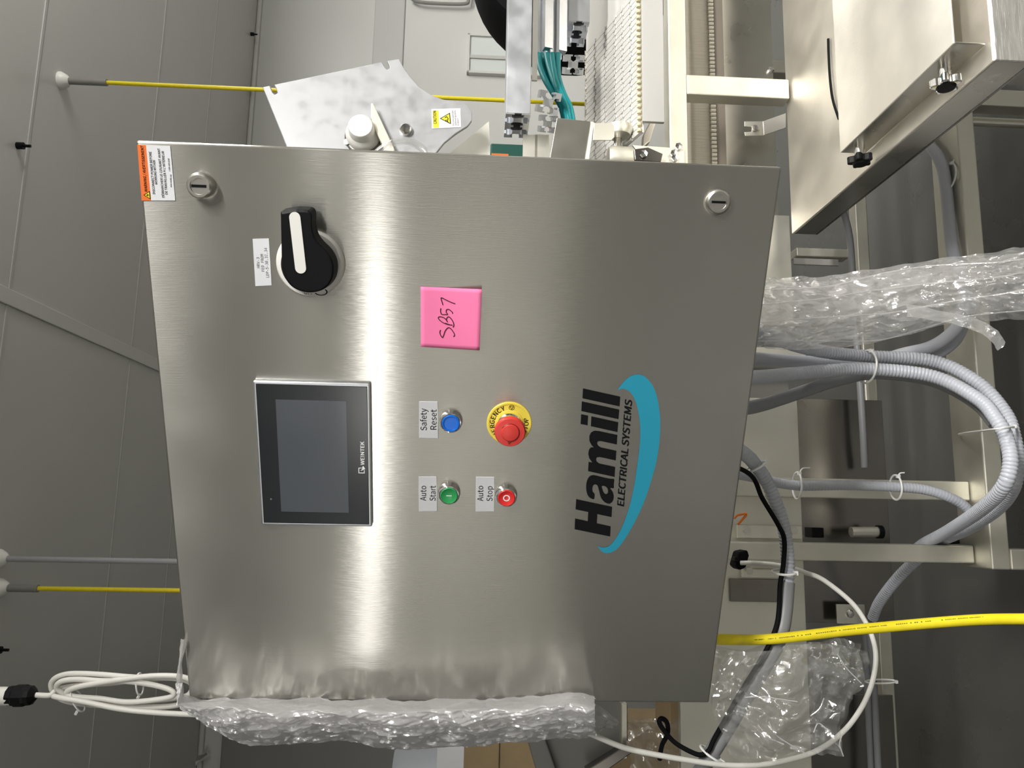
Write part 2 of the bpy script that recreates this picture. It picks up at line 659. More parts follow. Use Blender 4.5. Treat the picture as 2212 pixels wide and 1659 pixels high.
_a, _b = A(1000, 1500, RY1 - 0.04), A(440, 1800, RY1 - 0.04)
d1 = struct(MB().box((_b[0] - 2.5, RY1 - 0.05, 0.02), (A(600, 1440, RY1)[0], RY1 - 0.005, 2.86), W).build('wall_shade_panel', 'wall_shade', bevel=0.01))  # dark panel added where the wall only lies in low light
MB().box((_a[0] - 0.22, RY1 - 0.06, 0.05), (_a[0] - 0.20, RY1 - 0.045, 2.8), W).build('panel_joint', 'seam', d1)


def wall_window():
    x0, _, z1 = A(1008, 163, RY1)
    x1, _, _ = A(1008, 78, RY1)
    z0 = z1 - 0.62
    y = RY1 - 0.03
    fr = MB()
    t = 0.018
    for a, b in (((x0, z0), (x1, z0 + t)), ((x0, z1 - t), (x1, z1)), ((x0, z0), (x0 + t, z1)), ((x1 - t, z0), (x1, z1))):
        fr.box((a[0], y - 0.01, a[1]), (b[0], RY1 + 0.01, b[1]), W)
    o = struct(fr.build('window_1', 'trim', bevel=0.003))
    xm = x0 + (x1 - x0) * 0.42
    MB().box((xm - 0.012, y - 0.006, z0 + t), (xm + 0.012, y + 0.02, z1 - t), W).build('mullion', 'seam', o)
    MB().box((x0 + t, y + 0.006, z0 + t), (xm - 0.012, y + 0.014, z1 - t), W).build('pane', 'pane', o)
    MB().box((xm + 0.012, y + 0.006, z0 + t), (x1 - t, y + 0.014, z1 - t), W).build('pane', 'pane', o)


wall_window()

# ================================================================== THE CABINET
DW, DH, ZC = 0.766, 0.757, 1.45
cab = empty('control_cabinet', (0, 0.13, ZC - DH / 2), 'brushed stainless steel control cabinet with touch screen, switches and blue logo on its door', 'control cabinet')
door = MB()
rect(door, -DW / 2, DW / 2, ZC - DH / 2, ZC + DH / 2, 0.0, 0.022)
door = door.build('door', 'door', cab, bevel=0.0025, seg=3)
body = MB()
rect(body, -DW / 2 + 0.012, DW / 2 - 0.012, ZC - DH / 2 + 0.012, ZC + DH / 2 - 0.012, 0.024, 0.235)
body.build('body', 'steel', cab, bevel=0.004)
for ax_, ay_ in ((-0.26, 0.47), (0.0, 0.58)):
    br = MB()
    rect(br, ax_, ax_ + 0.06, 1.18, 1.24, 0.235, ay_)
    br.build('mounting_arm', 'steel_tube', cab, bevel=0.003)


# --- quarter-turn latches
def latch(px, py, r, h, slot_w, slot_ang):
    c = D(px, py, 0.0)
    mb = MB().lathe(c, (0, -1, 0), [(r, 0), (r, h * 0.55), (r * 0.93, h * 0.8), (r * 0.80, h), (r * 0.62, h), (r * 0.60, h * 0.86), (r * 0.0001, h * 0.86)], 48)
    lt = mb.build('latch', 'bolt', cab)
    s = MB()
    a = Vector((math.cos(slot_ang), 0, math.sin(slot_ang)))
    b = Vector((-math.sin(slot_ang), 0, math.cos(slot_ang)))
    y = Vector((0, -h * 0.87, 0))
    q = [c + y + a * (sx * r * 0.55) + b * (sz * slot_w) for sx, sz in ((-1, -1), (1, -1), (1, 1), (-1, 1))]
    s.prism(q, Vector((0, -0.0006, 0)))
    s.build('slot', 'black', lt)


latch(438, 401, 0.0155, 0.015, 0.0016, pi / 2)
latch(1549, 436, 0.0155, 0.008, 0.0014, pi / 2)


# --- flat stickers
def sticker(name, quad, m, out=0.0006, label=None):
    pts = [Vector((*([DP(*q)[0]]), -0.0001, DP(*q)[1])) for q in quad]
    o = MB().prism(pts, Vector((0, -out, 0))).build(name, m, cab)
    if label:
        o['label'] = label
    return o


ws = sticker('warning_sticker', [(316, 313.5), (368, 315), (379, 433), (327, 433)], 'paper', 0.0007, 'white warning sticker with orange heading')
sticky_o = MB().prism([Vector((DP(x, y)[0], -0.0001, DP(x, y)[1])) for x, y in ((297, 312.5), (316, 313.5), (327, 433), (306.5, 433))], Vector((0, -0.0007, 0)))
sticky_o.build('orange_heading', 'orange', ws)
F8 = onface(0.0011)


def px_text(txt, x0, y0, x1, y1, cap=None, bold=0.0, shear=0.0):
    return (txt, DP(x0, y0), DP(x1, y1), cap, bold, shear)


def Z(ox, oy, s):
    return lambda zx, zy: (ox + zx / s, oy + zy / s)


z1 = Z(290, 300, 11.85)
items = []
for txt, a, b, cap, bold, sh in (
        ('WARNING / AVERTISSEMENT', (345, 1345), (240, 170), 0.0031, 0.018, 0.2),
        ('DISCONNECT POWER BEFORE', (543, 1410), (443, 325), 0.0026, 0.012, 0),
        ('WORKING WITHIN', (602, 1168), (543, 548), 0.0026, 0.012, 0),
        ('DÉBRANCHER LE COURANT AVANT', (780, 1500), (662, 240), 0.0026, 0.012, 0),
        ("DE TRAVAILLER À L'INTÉRIEUR", (862, 1420), (765, 310), 0.0026, 0.012, 0),
        ('www.weidlu.org', (968, 1235), (955, 910), 0.0017, 0.012, 0.2),
        ('1-800-458-0208', (930, 830), (908, 500), 0.0017, 0.012, 0.2)):
    items.append((txt, DP(*z1(*a)), DP(*z1(*b)), cap, bold, sh))
lettering(ws, 'ink', items, fr=F8)
tri = [DP(*z1(*p)) for p in ((242, 1436), (405, 1332), (428, 1548))]
MB().poly([F8(*p) for p in tri]).build('hazard_triangle', 'ink', ws)
tc_ = (sum(p[0] for p in tri) / 3, sum(p[1] for p in tri) / 3)
MB().poly([onface(0.0013)(tc_[0] + (p[0] - tc_[0]) * 0.72, tc_[1] + (p[1] - tc_[1]) * 0.72) for p in tri]).build('hazard_triangle_face', 'yellow_label', ws)
bolt_pts = [(0.1, 0.55), (-0.3, -0.05), (0.02, -0.02), (-0.12, -0.5), (0.32, 0.12), (0.02, 0.1)]
MB().poly([onface(0.0015)(tc_[0] + a * 0.0052, tc_[1] + b * 0.0052) for a, b in bolt_pts]).build('lightning_mark', 'ink', ws)

hl = sticker('feed_label', [(546, 516), (581, 515), (587, 616), (552, 618)], 'paper', 0.0007, 'white printed feed label')
lettering(hl, 'ink_soft', [(t, DP(*a), DP(*b), 0.0033, 0.0, 0) for t, a, b in (
    ('HRV-3', (561.5, 578.5), (560.5, 555.5)), ('FED FROM', (571.5, 586), (569, 548.5)), ('LDP-5-30,32,34', (581.5, 599), (577, 535)))], fr=F8, font='mono')


def tag_label(quad, lines):
    o = sticker('name_plate', quad, 'tag_grey', 0.0012)
    mod = o.modifiers.new('bevel', 'BEVEL')
    mod.width = 0.0005
    lettering(o, 'ink', [(t, DP(*a), DP(*b), 0.0078, 0.0, 0) for t, a, b in lines], fr=onface(0.0016))


z6 = Z(520, 780, 3.16)
tag_label([(905.5, 866), (946, 866.5), (947, 947), (905.5, 946)], [('Safety', z6(1270, 470), z6(1268, 320)), ('Reset', z6(1336, 465), z6(1337, 327))])
tag_label([(904.5, 1028.5), (943.5, 1028.5), (945, 1104), (905, 1104.5)], [('Auto', z6(1266, 950), z6(1266, 848)), ('Start', z6(1330, 950), z6(1331, 847))])
tag_label([(1028, 1029), (1068, 1029.5), (1068, 1104.5), (1027.5, 1105)], [('Auto', z6(1655, 952), z6(1655, 848)), ('Stop', z6(1718, 952), z6(1718, 850))])


# --- operator panel
def touch_panel():
    (ax, az), (bx, bz) = DP(562, 1133), DP(800, 826)
    x0, x1, zt = -0.1002, 0.1002, ZC + 0.2599
    zb = zt - 0.1465
    fr = MB()
    rect(fr, x0, x1, zb, zt, -0.0075, -0.0002)
    p = fr.build('touch_panel', 'alu', cab, bevel=0.0025, seg=3)
    p['label'] = 'dark touch screen with silver edge'
    g = MB()
    e = 0.0035
    rect(g, x0 + e, x1 - e, zb + e, zt - e, -0.0079, -0.006)
    g.build('border_glass', 'bezel', p, bevel=0.0008)
    q = [DP(600, 863), DP(751, 866), DP(755, 1105), DP(610, 1103)]
    sx0, sx1 = (q[2][0] + q[3][0]) / 2 + 0.0025, (q[0][0] + q[1][0]) / 2 + 0.0025
    sz0, sz1 = (q[1][1] + q[2][1]) / 2, (q[0][1] + q[3][1]) / 2
    s = MB()
    rect(s, sx0, sx1, sz0, sz1, -0.0083, -0.0078)
    s.build('display', 'lcd', p)
    f = onface(0.0082)
    z3 = Z(740, 940, 16.59)

    def T(zx, zy):
        d = D(*z3(zx, zy), 0.0082)
        return (d.x, d.z)
    lettering(p, 'white_print', [('WE!NTEK', T(780, 1075), T(772, 225), 0.0047, 0.03, 0)], fr=f)
    mk = MB()
    sq = [(570, 1365), (570, 1165), (685, 1165), (685, 1190), (597, 1190), (597, 1340), (765, 1340), (765, 1260), (790, 1250), (790, 1370)]
    mk.poly([f(*T(*a)) for a in sq])
    mk.poly([f(*T(*a)) for a in ((650, 1262), (700, 1225), (705, 1130), (755, 1110), (812, 1215), (660, 1280))])
    mk.build('pointing_hand_mark', 'white_print', p)
    d = D(585.5, 1078, 0.0082)
    MB().lathe(d, (0, -1, 0), [(0.0012, 0), (0.0012, 0.0003), (0.0001, 0.0003)], 16).build('status_lamp', 'ink_soft', p)


touch_panel()


# --- push buttons
def push_button(px, py, m, mark, prot=0.010, nm='push_button', dome=True):
    c = D(px, py, prot)
    c = Vector((c.x, 0, c.z))
    ring = MB().lathe(c, (0, -1, 0), [(0.0148, 0), (0.0148, 0.002), (0.0142, 0.0045), (0.0140, 0.0085), (0.0132, 0.0105), (0.0118, 0.0108), (0.0116, 0.006), (0.0001, 0.006)], 48)
    p = ring.build(nm, 'chrome', cab)
    h = 0.0125
    if dome:
        prof = [(0.0115, 0.006), (0.0115, h - 0.001), (0.0106, h), (0.0085, h - 0.0012), (0.0001, h - 0.0016)]
    else:
        prof = [(0.0115, 0.006), (0.0115, h - 0.001), (0.0106, h), (0.0092, h - 0.0002), (0.0088, h - 0.0012), (0.0001, h - 0.0012)]
    MB().lathe(c, (0, -1, 0), prof, 48).build('cap', m, p)
    f = lambda x, z: Vector((c.x + x, -(h - 0.0009), c.z + z))
    if mark == 'bar':
        MB().poly([f(*q) for q in ((-0.0006, -0.0036), (0.0006, -0.0036), (0.0006, 0.0036), (-0.0006, 0.0036))]).build('on_mark', 'white_print', p)
    if mark == 'ring':
        k = MB()
        n = 40
        vs = [f(math.cos(2 * pi * i / n) * r, math.sin(2 * pi * i / n) * r) for r in (0.0046, 0.0031) for i in range(n)]
        k.add(vs, [(i, (i + 1) % n, n + (i + 1) % n, n + i) for i in range(n)])
        k.build('off_mark', 'white_print', p)
    return p


push_button(974, 914, 'blue', None, dome=False)['label'] = 'blue push button in chrome ring'
push_button(970, 1070, 'green', 'bar')['label'] = 'green push button with white bar'
push_button(1094, 1075, 'red_btn', 'ring')['label'] = 'red push button with white ring'


def emergency_stop():
    c = D(1100, 915, 0.002)
    c = Vector((c.x, 0, c.z))
    R = 0.0293
    pl = MB().lathe(c, (0, -1, 0), [(R, 0), (R, 0.0018), (R - 0.0009, 0.0026), (R - 0.003, 0.0026), (R - 0.0035, 0.0018), (0.0185, 0.0018), (0.0178, 0.0028), (0.0160, 0.0028), (0.0001, 0.0028)], 64)
    p = pl.build('emergency_stop', 'yellow', cab)
    p['label'] = 'red mushroom stop button on round yellow plate'
    mb = MB()
    rt = 0.0222

    def ring_text(s, angs, inward):
        for ch, a in zip(s, angs):
            vs, fs = text_bounds(text_curve(ch, 0.0082 * 0.727 / cap_height('sans'), 0.0, 'CENTER'))
            vs, fs = [(a_ + d_, b_) for d_ in (-0.0002, 0.0002) for a_, b_ in vs], fs + [[q_ + len(vs) for q_ in f_] for f_ in fs]
            a = math.radians(a)
            ca, sa = math.cos(a), math.sin(a)
            pts = []
            for x, y in vs:
                y2 = y - 0.0030
                if inward:          # foot of the letter outwards (bottom of ring)
                    X_, Z_ = -x * ca + (rt - y2) * sa, x * sa + (rt - y2) * ca
                else:
                    X_, Z_ = x * ca + (rt + y2) * sa, -x * sa + (rt + y2) * ca
                pts.append(Vector((c.x + X_, -0.0022 - (4e-5 if len(pts) >= len(vs) // 2 else 0), c.z + Z_)))
            mb.add(pts, fs)
    ring_text('EMERGENCY', [-58 + 15.5 * i for i in range(9)], False)
    ring_text('STOP', [207, 193, 179, 165], True)
    mb.build('lettering', 'ink', p)
    sy = MB()
    a = math.radians(96)
    sc = Vector((c.x + rt * math.sin(a), -0.0022, c.z + rt * math.cos(a)))
    n = 24
    for r0, r1 in ((0.0036, 0.0031),):
        sy.add([sc + Vector((math.cos(2 * pi * i / n) * r, 0, math.sin(2 * pi * i / n) * r)) for r in (r0, r1) for i in range(n)], [(i, (i + 1) % n, n + (i + 1) % n, n + i) for i in range(n)])
    tri_o = [sc + Vector((math.cos(x) * 0.0031, 0, math.sin(x) * 0.0031)) for x in (pi, pi + 2.094, pi + 4.189)]
    tri_i = [sc + (q - sc) * 0.62 for q in tri_o]
    sy.add(tri_o + tri_i, [(0, 1, 4, 3), (1, 2, 5, 4), (2, 0, 3, 5)])
    sy.build('stop_symbol', 'ink', p)
    MB().lathe(c, (0, -1, 0), [(0.0155, 0.0028), (0.0155, 0.007), (0.0142, 0.008), (0.0142, 0.016), (0.0001, 0.016)], 40).build('collar', 'chrome', p)
    mu = MB().lathe(c, (0, -1, 0), [(0.0125, 0.014), (0.0130, 0.020), (0.0185, 0.0255), (0.0199, 0.029), (0.0197, 0.033), (0.0182, 0.0358), (0.0130, 0.0362), (0.0115, 0.0364), (0.0105, 0.0376), (0.0060, 0.0384), (0.0001, 0.0386)], 64)
    mu = mu.build('mushroom_head', 'red', p)
    arc = MB()
    pts = [c + Vector((math.sin(t) * 0.0117, -0.0364, math.cos(t) * 0.0117)) for t in [math.radians(-58 + 10 * 1 + k * 6) for k in range(0, 46)] if True]
    pts = [c + Vector((math.sin(math.radians(t)) * 0.0117, -0.0363, math.cos(math.radians(t)) * 0.0117)) for t in range(30, 282, 7)]
    arc.tube(pts, 0.0006, 6)
    e = pts[-1]
    arc.prism([e + Vector((0.001, 0, -0.004)), e + Vector((-0.0035, 0, 0.0005)), e + Vector((0.003, 0, 0.003))], Vector((0, -0.0006, 0)))
    arc.build('turn_arrow', mat('arrow_red', (0.2, 0.008, 0.008), 0.4), mu)


emergency_stop()


# --- rotary disconnect
def disconnect():
    c0 = D(670, 570, 0.006)
    c = Vector((c0.x, 0, c0.z))
    R = 0.0405
    pr = MB().lathe(c, (0, -1, 0), [(R, 0), (R, 0.006), (R - 0.0025, 0.010), (0.0325, 0.0115), (0.032, 0.009), (0.0001, 0.009)], 72)
    p = pr.build('disconnect_switch', 'white_plastic', cab)
    p['label'] = 'black rotary disconnect handle on white ring'
    kn = MB().lathe(c, (0, -1, 0), [(0.0318, 0.008), (0.0318, 0.013), (0.0312, 0.021), (0.0295, 0.0235), (0.0001, 0.0242)], 72)
    kn = kn.build('knob', 'black', p)
    # lever: traced on the plane of its front face
    hh = 0.040
    out = [(606.5, 458), (640, 451.5), (671, 457), (674, 488), (679, 510), (690, 526), (706, 542), (717, 560), (721, 580), (717, 604), (702, 623), (680, 631), (655, 630), (632, 620), (616, 600), (609, 575), (608, 530)]
    out = [(606.5, 457)] + [(p.x, p.y) for p in spline([Vector((a, b, 0)) for a, b in out[1:-1]], 4)]
    f0 = [D(x, y, hh) for x, y in out]
    ctr = D(664, 577, hh)
    lv = MB()
    n = len(out)
    top = [ctr + (q - ctr) * 0.955 + Vector((0, -0.0015, 0)) for q in f0]
    base = [Vector((q.x, -0.016, q.z)) for q in [ctr + (q - ctr) * 1.03 for q in f0]]
    vs = top + f0 + base
    fs = [list(range(n))]
    for k in range(2):
        for i in range(n):
            j = (i + 1) % n
            fs.append((k * n + i, k * n + j, (k + 1) * n + j, (k + 1) * n + i))
    fs.append([2 * n + i for i in range(n)])
    lv.add(vs, fs)
    lv = lv.build('lever', 'black', p, bevel=0.0015, seg=3)
    a, b = D(637, 470, hh + 0.0018), D(649.5, 579, hh + 0.0018)
    u = (b - a).normalized()
    v = Vector((-u.z, 0, u.x))
    st = []
    for k in range(13):
        t = pi * k / 12
        st.append(b + (u * math.sin(t) + v * math.cos(t)) * 0.0063)
    for k in range(13):
        t = pi * k / 12
        st.append(a - (u * math.sin(t) + v * math.cos(t)) * 0.0063)
    MB().prism(st, Vector((0, -0.0007, 0))).build('pointer', 'white_plastic', p)
    mb = MB()
    zz = Z(280, 290, 4.424)

    def T(zx, zy):
        d = D(*zz(zx, zy), 0.0108)
        return d.x, d.z
    f = onface(0.0109)
    mb2 = lettering(p, 'ink', [('OFF', T(1668, 1530), T(1755, 1530), 0.0045, 0.0, 0)], fr=f)
    q = T(1828, 1506)
    k = MB()
    n = 28
    k.add([f(q[0] + math.cos(2 * pi * i / n) * r * 0.75, q[1] + math.sin(2 * pi * i / n) * r * 1.3) for r in (0.0062, 0.0050) for i in range(n)], [(i, (i + 1) % n, n + (i + 1) % n, n + i) for i in range(n)])
    k.build('off_mark', 'ink', p)


disconnect()


# --- door logo, flat vinyl
def logo():
    zl = Z(1180, 780, 3.77)

    def T(p):
        return DP(*zl(*p))
    H = [(235, 1282), (338, 1304), (342, 1228), (239, 1206), (244, 1124), (536, 1187), (531, 1269), (416, 1245), (412, 1321), (524, 1346), (520, 1427), (231, 1368)]
    a_out = [(388, 1122), (365, 1117), (343, 1100), (329, 1065), (325, 1020), (332, 975), (350, 942), (375, 930), (405, 932), (460, 946), (520, 958), (552, 962), (550, 1000), (549, 1032), (521, 1034), (538, 1060), (549, 1095), (543, 1135), (520, 1158), (490, 1155), (462, 1135), (443, 1105), (430, 1055), (418, 1015), (402, 1003), (385, 1008), (376, 1030), (378, 1062), (394, 1083)]
    a_in = [(452, 1020), (460, 1050), (471, 1074), (486, 1083), (500, 1076), (503, 1052), (492, 1028), (470, 1015)]
    mm = [(345, 820), (341, 895), (556, 942), (561, 862), (432, 834), (412, 820), (405, 800), (412, 783), (436, 780), (566, 808), (571, 731), (445, 703), (424, 690), (413, 668), (421, 652), (445, 650), (574, 678), (579, 602), (425, 569), (392, 567), (364, 582), (351, 612), (352, 650), (366, 680), (388, 703), (364, 703), (348, 722), (342, 755), (350, 790), (376, 827)]
    i1 = [(368, 450), (363, 529), (580, 577), (586, 498)]
    i2 = [(284, 433), (280, 511), (336, 522), (341, 444)]
    l1 = [(290, 328), (286, 406), (588, 472), (594, 395)]
    l2 = [(299, 222), (295, 302), (597, 368), (602, 290)]
    f = onface(0.0006)
    flat_print('logo_word', [([T(p) for p in H], False), ([T(p) for p in a_out], True), ([T(p) for p in a_in], True)] + [([T(p) for p in q], False) for q in (i1, i2, l1, l2)] + [([T(p) for p in mm], False)], 'ink', cab, f)
    lettering(cab, 'ink', [('ELECTRICAL SYSTEMS', T((632, 1184)), T((700, 310)), 0.0092, 0.030, 0.22)], name='logo_tagline', fr=f)
    sw = [(583, 232), (620, 180), (660, 140), (700, 117), (750, 108), (800, 125), (850, 175), (885, 240), (910, 330), (926, 450), (927, 560), (916, 700), (891, 840), (852, 980), (802, 1130), (740, 1270), (672, 1395), (610, 1490), (560, 1540), (500, 1562), (455, 1550), (420, 1508), (455, 1516), (495, 1511), (530, 1488), (580, 1420), (625, 1330), (665, 1220), (700, 1090), (726, 950), (747, 800), (761, 680), (765, 560), (757, 460), (740, 370), (715, 300), (690, 262), (660, 236), (620, 223)]
    flat_print('logo_swoosh', [([T(p) for p in sw], True)], 'teal', cab, onface(0.0005))['label'] = 'teal curved swoosh of the logo'


logo()


# --- sticky note (its own thing)
def sticky_note():
    q = [Vector((*DP(x, y), 0)) for x, y in ((909, 749), (908.5, 619), (1040, 625), (1035, 757))]   # TL TR BR BL
    # the foot of the note lifts off the door, so its corners are taken on a plane in front of it
    n = 14

    def lift(s, t):
        return 0.0008 + 0.011 * max(0, t - 0.2) ** 1.6 * (0.7 + 0.5 * s) + 0.0006 * math.sin(6 * t + 2 * s)

    def at(s, t):
        x = (908.6 + 0.4 * (1 - s)) * (1 - t) + (1041 * s + 1036 * (1 - s)) * t
        y = (749 * (1 - s) + 619 * s) * (1 - t) + (757 * (1 - s) + 625 * s) * t
        return D(x, y, lift(s, t))
    mb = MB()
    mb.add([at(i / n, j / n) for j in range(n + 1) for i in range(n + 1)], [(j * (n + 1) + i, j * (n + 1) + i + 1, (j + 1) * (n + 1) + i + 1, (j + 1) * (n + 1) + i) for j in range(n) for i in range(n)], True)
    root = empty('sticky_note', D(974, 688, 0.001), 'square pink sticky note with handwriting on the cabinet door', 'sticky note')
    mb.build('sheet', 'pink', root, solid=0.0003)
    z2 = Z(880, 600, 9.758)
    strokes = [
        [(697, 1098), (684, 1140), (690, 1185), (715, 1235), (738, 1258), (762, 1215), (790, 1130), (830, 1072), (872, 1050), (915, 1075), (955, 1125), (988, 1180), (994, 1212), (982, 1232), (966, 1236)],
        [(795, 955), (850, 975), (905, 992), (950, 998)],
        [(950, 998), (860, 985), (770, 955), (705, 915), (662, 872), (650, 840), (672, 822), (715, 824), (770, 845), (812, 880), (845, 932), (822, 880), (840, 835), (870, 823), (910, 850), (950, 905), (975, 965), (978, 1010), (958, 1042)],
        [(704, 643), (697, 690), (706, 740), (728, 772), (800, 774), (848, 770), (822, 735), (818, 690), (840, 664), (880, 670), (925, 705), (952, 735), (948, 755)],
        [(747, 572), (730, 510), (708, 432), (722, 422), (760, 440), (840, 480), (930, 520), (975, 538), (1003, 542)]]
    ink = MB()
    for st in strokes:
        pts = []
        for a, b in st:
            x, y = z2(a, b)
            t = (x - 908.6) / 130.0
            s = 1 - (y - 622) / 131.0
            pts.append(D(x, y, lift(s, t) + 0.0005))
        ink.tube(spline(pts, 5), 0.00055, 6)
    ink.build('handwriting', 'red_ink', root)


sticky_note()


# --- black clip under the door's lower left corner, orange tag: both behind the door edge
def under_door():
    t = empty('cable_clamp', C(1608, 1210, 1.42), 'small black clamp block on the end of the white cable', 'clamp')
    MB().prism([C(x, y, 1.41) for x, y in ((1597, 1192), (1615, 1188), (1619, 1200), (1612, 1226), (1598, 1232), (1588, 1222))], MY * 0.035).build('block', 'black_matt', t, bevel=0.003)
    MB().prism([C(x, y, 1.405) for x, y in ((1588, 1203), (1597, 1204), (1597, 1214), (1587, 1210))], MY * 0.02).build('tab', 'black', t, bevel=0.001)
    tg = MB()
    tg.tube([C(x, y, 1.36) for x, y in ((1586, 1120), (1592, 1113), (1613, 1109), (1612, 1113), (1594, 1133))], 0.0022, 8)
    tag(tg.build('plastic_tag', 'orange_tag'), 'orange plastic tag poking out below the cabinet door', 'tag')


under_door()


# ================================================================== THE MACHINE BEHIND
def mbox(mb, a, b):
    return mb.box(a, b, W)


fr_root = empty('machine_frame', W(0.1, 0.6, 0.0), 'stainless steel square tube machine frame standing behind and below the cabinet', 'machine frame')
FM = 0.58         # front plane of the frame


def fpart(name, boxes, m='steel_tube', bevel=0.003, parent=fr_root):
    mb = MB()
    for a, b in boxes:
        mbox(mb, a, b)
    return mb.build(name, m, parent, bevel=bevel)


zb = 0.733        # lower edge of the apron plates
xa0, xa1 = A(1711, 704, 0.6)[0], A(1711, 383, 0.6)[0]
fpart('apron_plate', [((xa0, 0.6, zb), (0.60, 0.615, 1.0))], 'steel', 0.0015)
xb1, xb0 = A(1725, 862, 0.6)[0], -1.2
fpart('apron_plate', [((xb0, 0.6, zb), (xb1, 0.615, 1.0))], 'steel', 0.0015)
fpart('flat_bar', [((A(1740, 775, 0.62)[0], 0.62, 0.70), (A(1740, 752, 0.62)[0], 0.66, 1.0))], 'steel', 0.001)
fpart('inner_panel', [((xb1 - 0.02, 0.72, 0.70), (xa0 + 0.02, 0.73, 1.1))], 'frame_grey', 0.001)
# uprights
xp1, xp0 = A(1900, 1036, 0.55)[0], A(1900, 1078, 0.55)[0]
fpart('leg', [((xp0, 0.55, 0.395), (xp1, 0.588, 1.0))])
xl1, xl0 = A(1900, 1175, 0.55)[0], A(1900, 1214, 0.55)[0]
fpart('leg', [((xl0, 0.55, 0.395), (xl1, 0.588, 1.0))])
xk1, xk0 = A(2180, 1186, 0.5)[0], A(2180, 1231, 0.5)[0]
fpart('leg', [((xk0, 0.5, 0.0), (xk1, 0.54, 0.354))])
# lower rail with a broad level top
fpart('lower_rail', [((xk0 - 0.0, 0.5, 0.355), (1.5, 0.60, 0.394))])
# far side of the frame
fpart('rear_rail', [((-1.2, 1.0, 0.335), (1.5, 1.038, 0.37))])
fpart('rear_rail', [((0.3, 1.0, 0.86), (1.5, 1.038, 0.90))])
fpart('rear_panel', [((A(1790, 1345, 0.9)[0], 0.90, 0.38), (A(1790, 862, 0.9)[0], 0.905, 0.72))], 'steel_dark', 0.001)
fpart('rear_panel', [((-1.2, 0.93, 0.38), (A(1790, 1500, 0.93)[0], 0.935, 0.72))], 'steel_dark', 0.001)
# cross tie between the front rail and the back rail, seen at the top right of the floor
_x1, _x0 = A(2150, 192, 0.5)[0], A(2150, 228, 0.5)[0]
fpart('leg', [((_x0, 0.5, 0.0), (_x1, 0.54, 0.354))])
_x1, _x0 = A(2150, 252, 0.56)[0], A(2150, 268, 0.56)[0]
fpart('drain_pipe', [((_x0, 0.56, 0.0), (_x1, 0.58, 0.354))], 'steel', 0.006)
fpart('rear_leg', [((1.2, 1.0, 0.0), (1.24, 1.038, 0.86))])
# short post seen beyond, under the table
_a, _b = A(1835, 557, 0.9), A(1720, 534, 0.9)
fpart('short_post', [((_a[0], 0.9, _a[2]), (_b[0], 0.94, _b[2]))])
_a, _b = A(1812, 574, 0.86), A(1714, 557, 0.86)
fpart('shelf_plate', [((_a[0], 0.86, _a[2]), (_b[0], 0.866, _b[2]))], 'frame_grey', 0.001)


_c0, _c1 = A(1838, 1149, 0.84), A(1898, 1149, 0.84)
_rm = MB().cyl(W(*_c0), W(*_c1), 0.0125, 20).build('guide_roller', 'steel', fr_root)
MB().cyl(W(_c1[0], 0.84, _c1[2] + 0.004), W(_c1[0], 0.84, _c1[2] - 0.008), 0.016, 20).build('end_cap', 'black', _rm)
_p0, _p1 = A(1809, 1347, 0.86), A(1868, 1306, 0.86)
fpart('small_plate', [((_p0[0], 0.86, _p1[2]), (_p1[0], 0.866, _p0[2]))], 'steel', 0.001)
MB().lathe(W(*A(1834, 1325, 0.86)), -MY, [(0.010, 0), (0.010, 0.006), (0.007, 0.009), (0.0001, 0.0095)], 12).build('bolt', 'chrome', fr_root)
_p0, _p1 = A(1738, 1160, 0.66), A(1762, 1139, 0.66)
fpart('rubber_stop', [((_p0[0], 0.62, _p1[2]), (_p1[0], 0.66, _p0[2]))], 'black', 0.002)
MB().prism([W(*A(x, y, 0.60)) for x, y in ((1995, 1168), (2085, 1156), (2090, 1174), (2000, 1178))], MY * 0.02).build('foot_gusset', 'black', fr_root, bevel=0.002)


# bolted bracket plates on the apron
def bolted_plate(x0, x1, y0, y1, bolts, depth=0.012):
    p1, p0 = A(x0, y0, 0.59), A(x1, y1, 0.59)
    mb = MB()
    mbox(mb, (p0[0], 0.60 - depth, p0[2]), (p1[0], 0.6005, p1[2]))
    o = mb.build('bolted_bracket', 'steel', fr_root, bevel=0.002)
    for bx, by in bolts:
        c = A(bx, by, 0.60 - depth)
        MB().lathe(W(*c), -MY, [(0.0085, 0), (0.0085, 0.006), (0.0001, 0.006)], 6, False).build('bolt', 'bolt', o)


bolted_plate(1590, 1733, 1133, 1165, ((1612, 1144), (1714, 1146)))
bolted_plate(1600, 1722, 1228, 1249, ((1617, 1233), (1709, 1241)))
recess = MB()
p1, p0 = A(1577, 1250, 0.59), A(1700, 1302, 0.59)
mbox(recess, (p0[0], 0.594, p0[2]), (p1[0], 0.6005, p1[2]))
recess.build('cover_plate', 'steel_dark', fr_root, bevel=0.002)


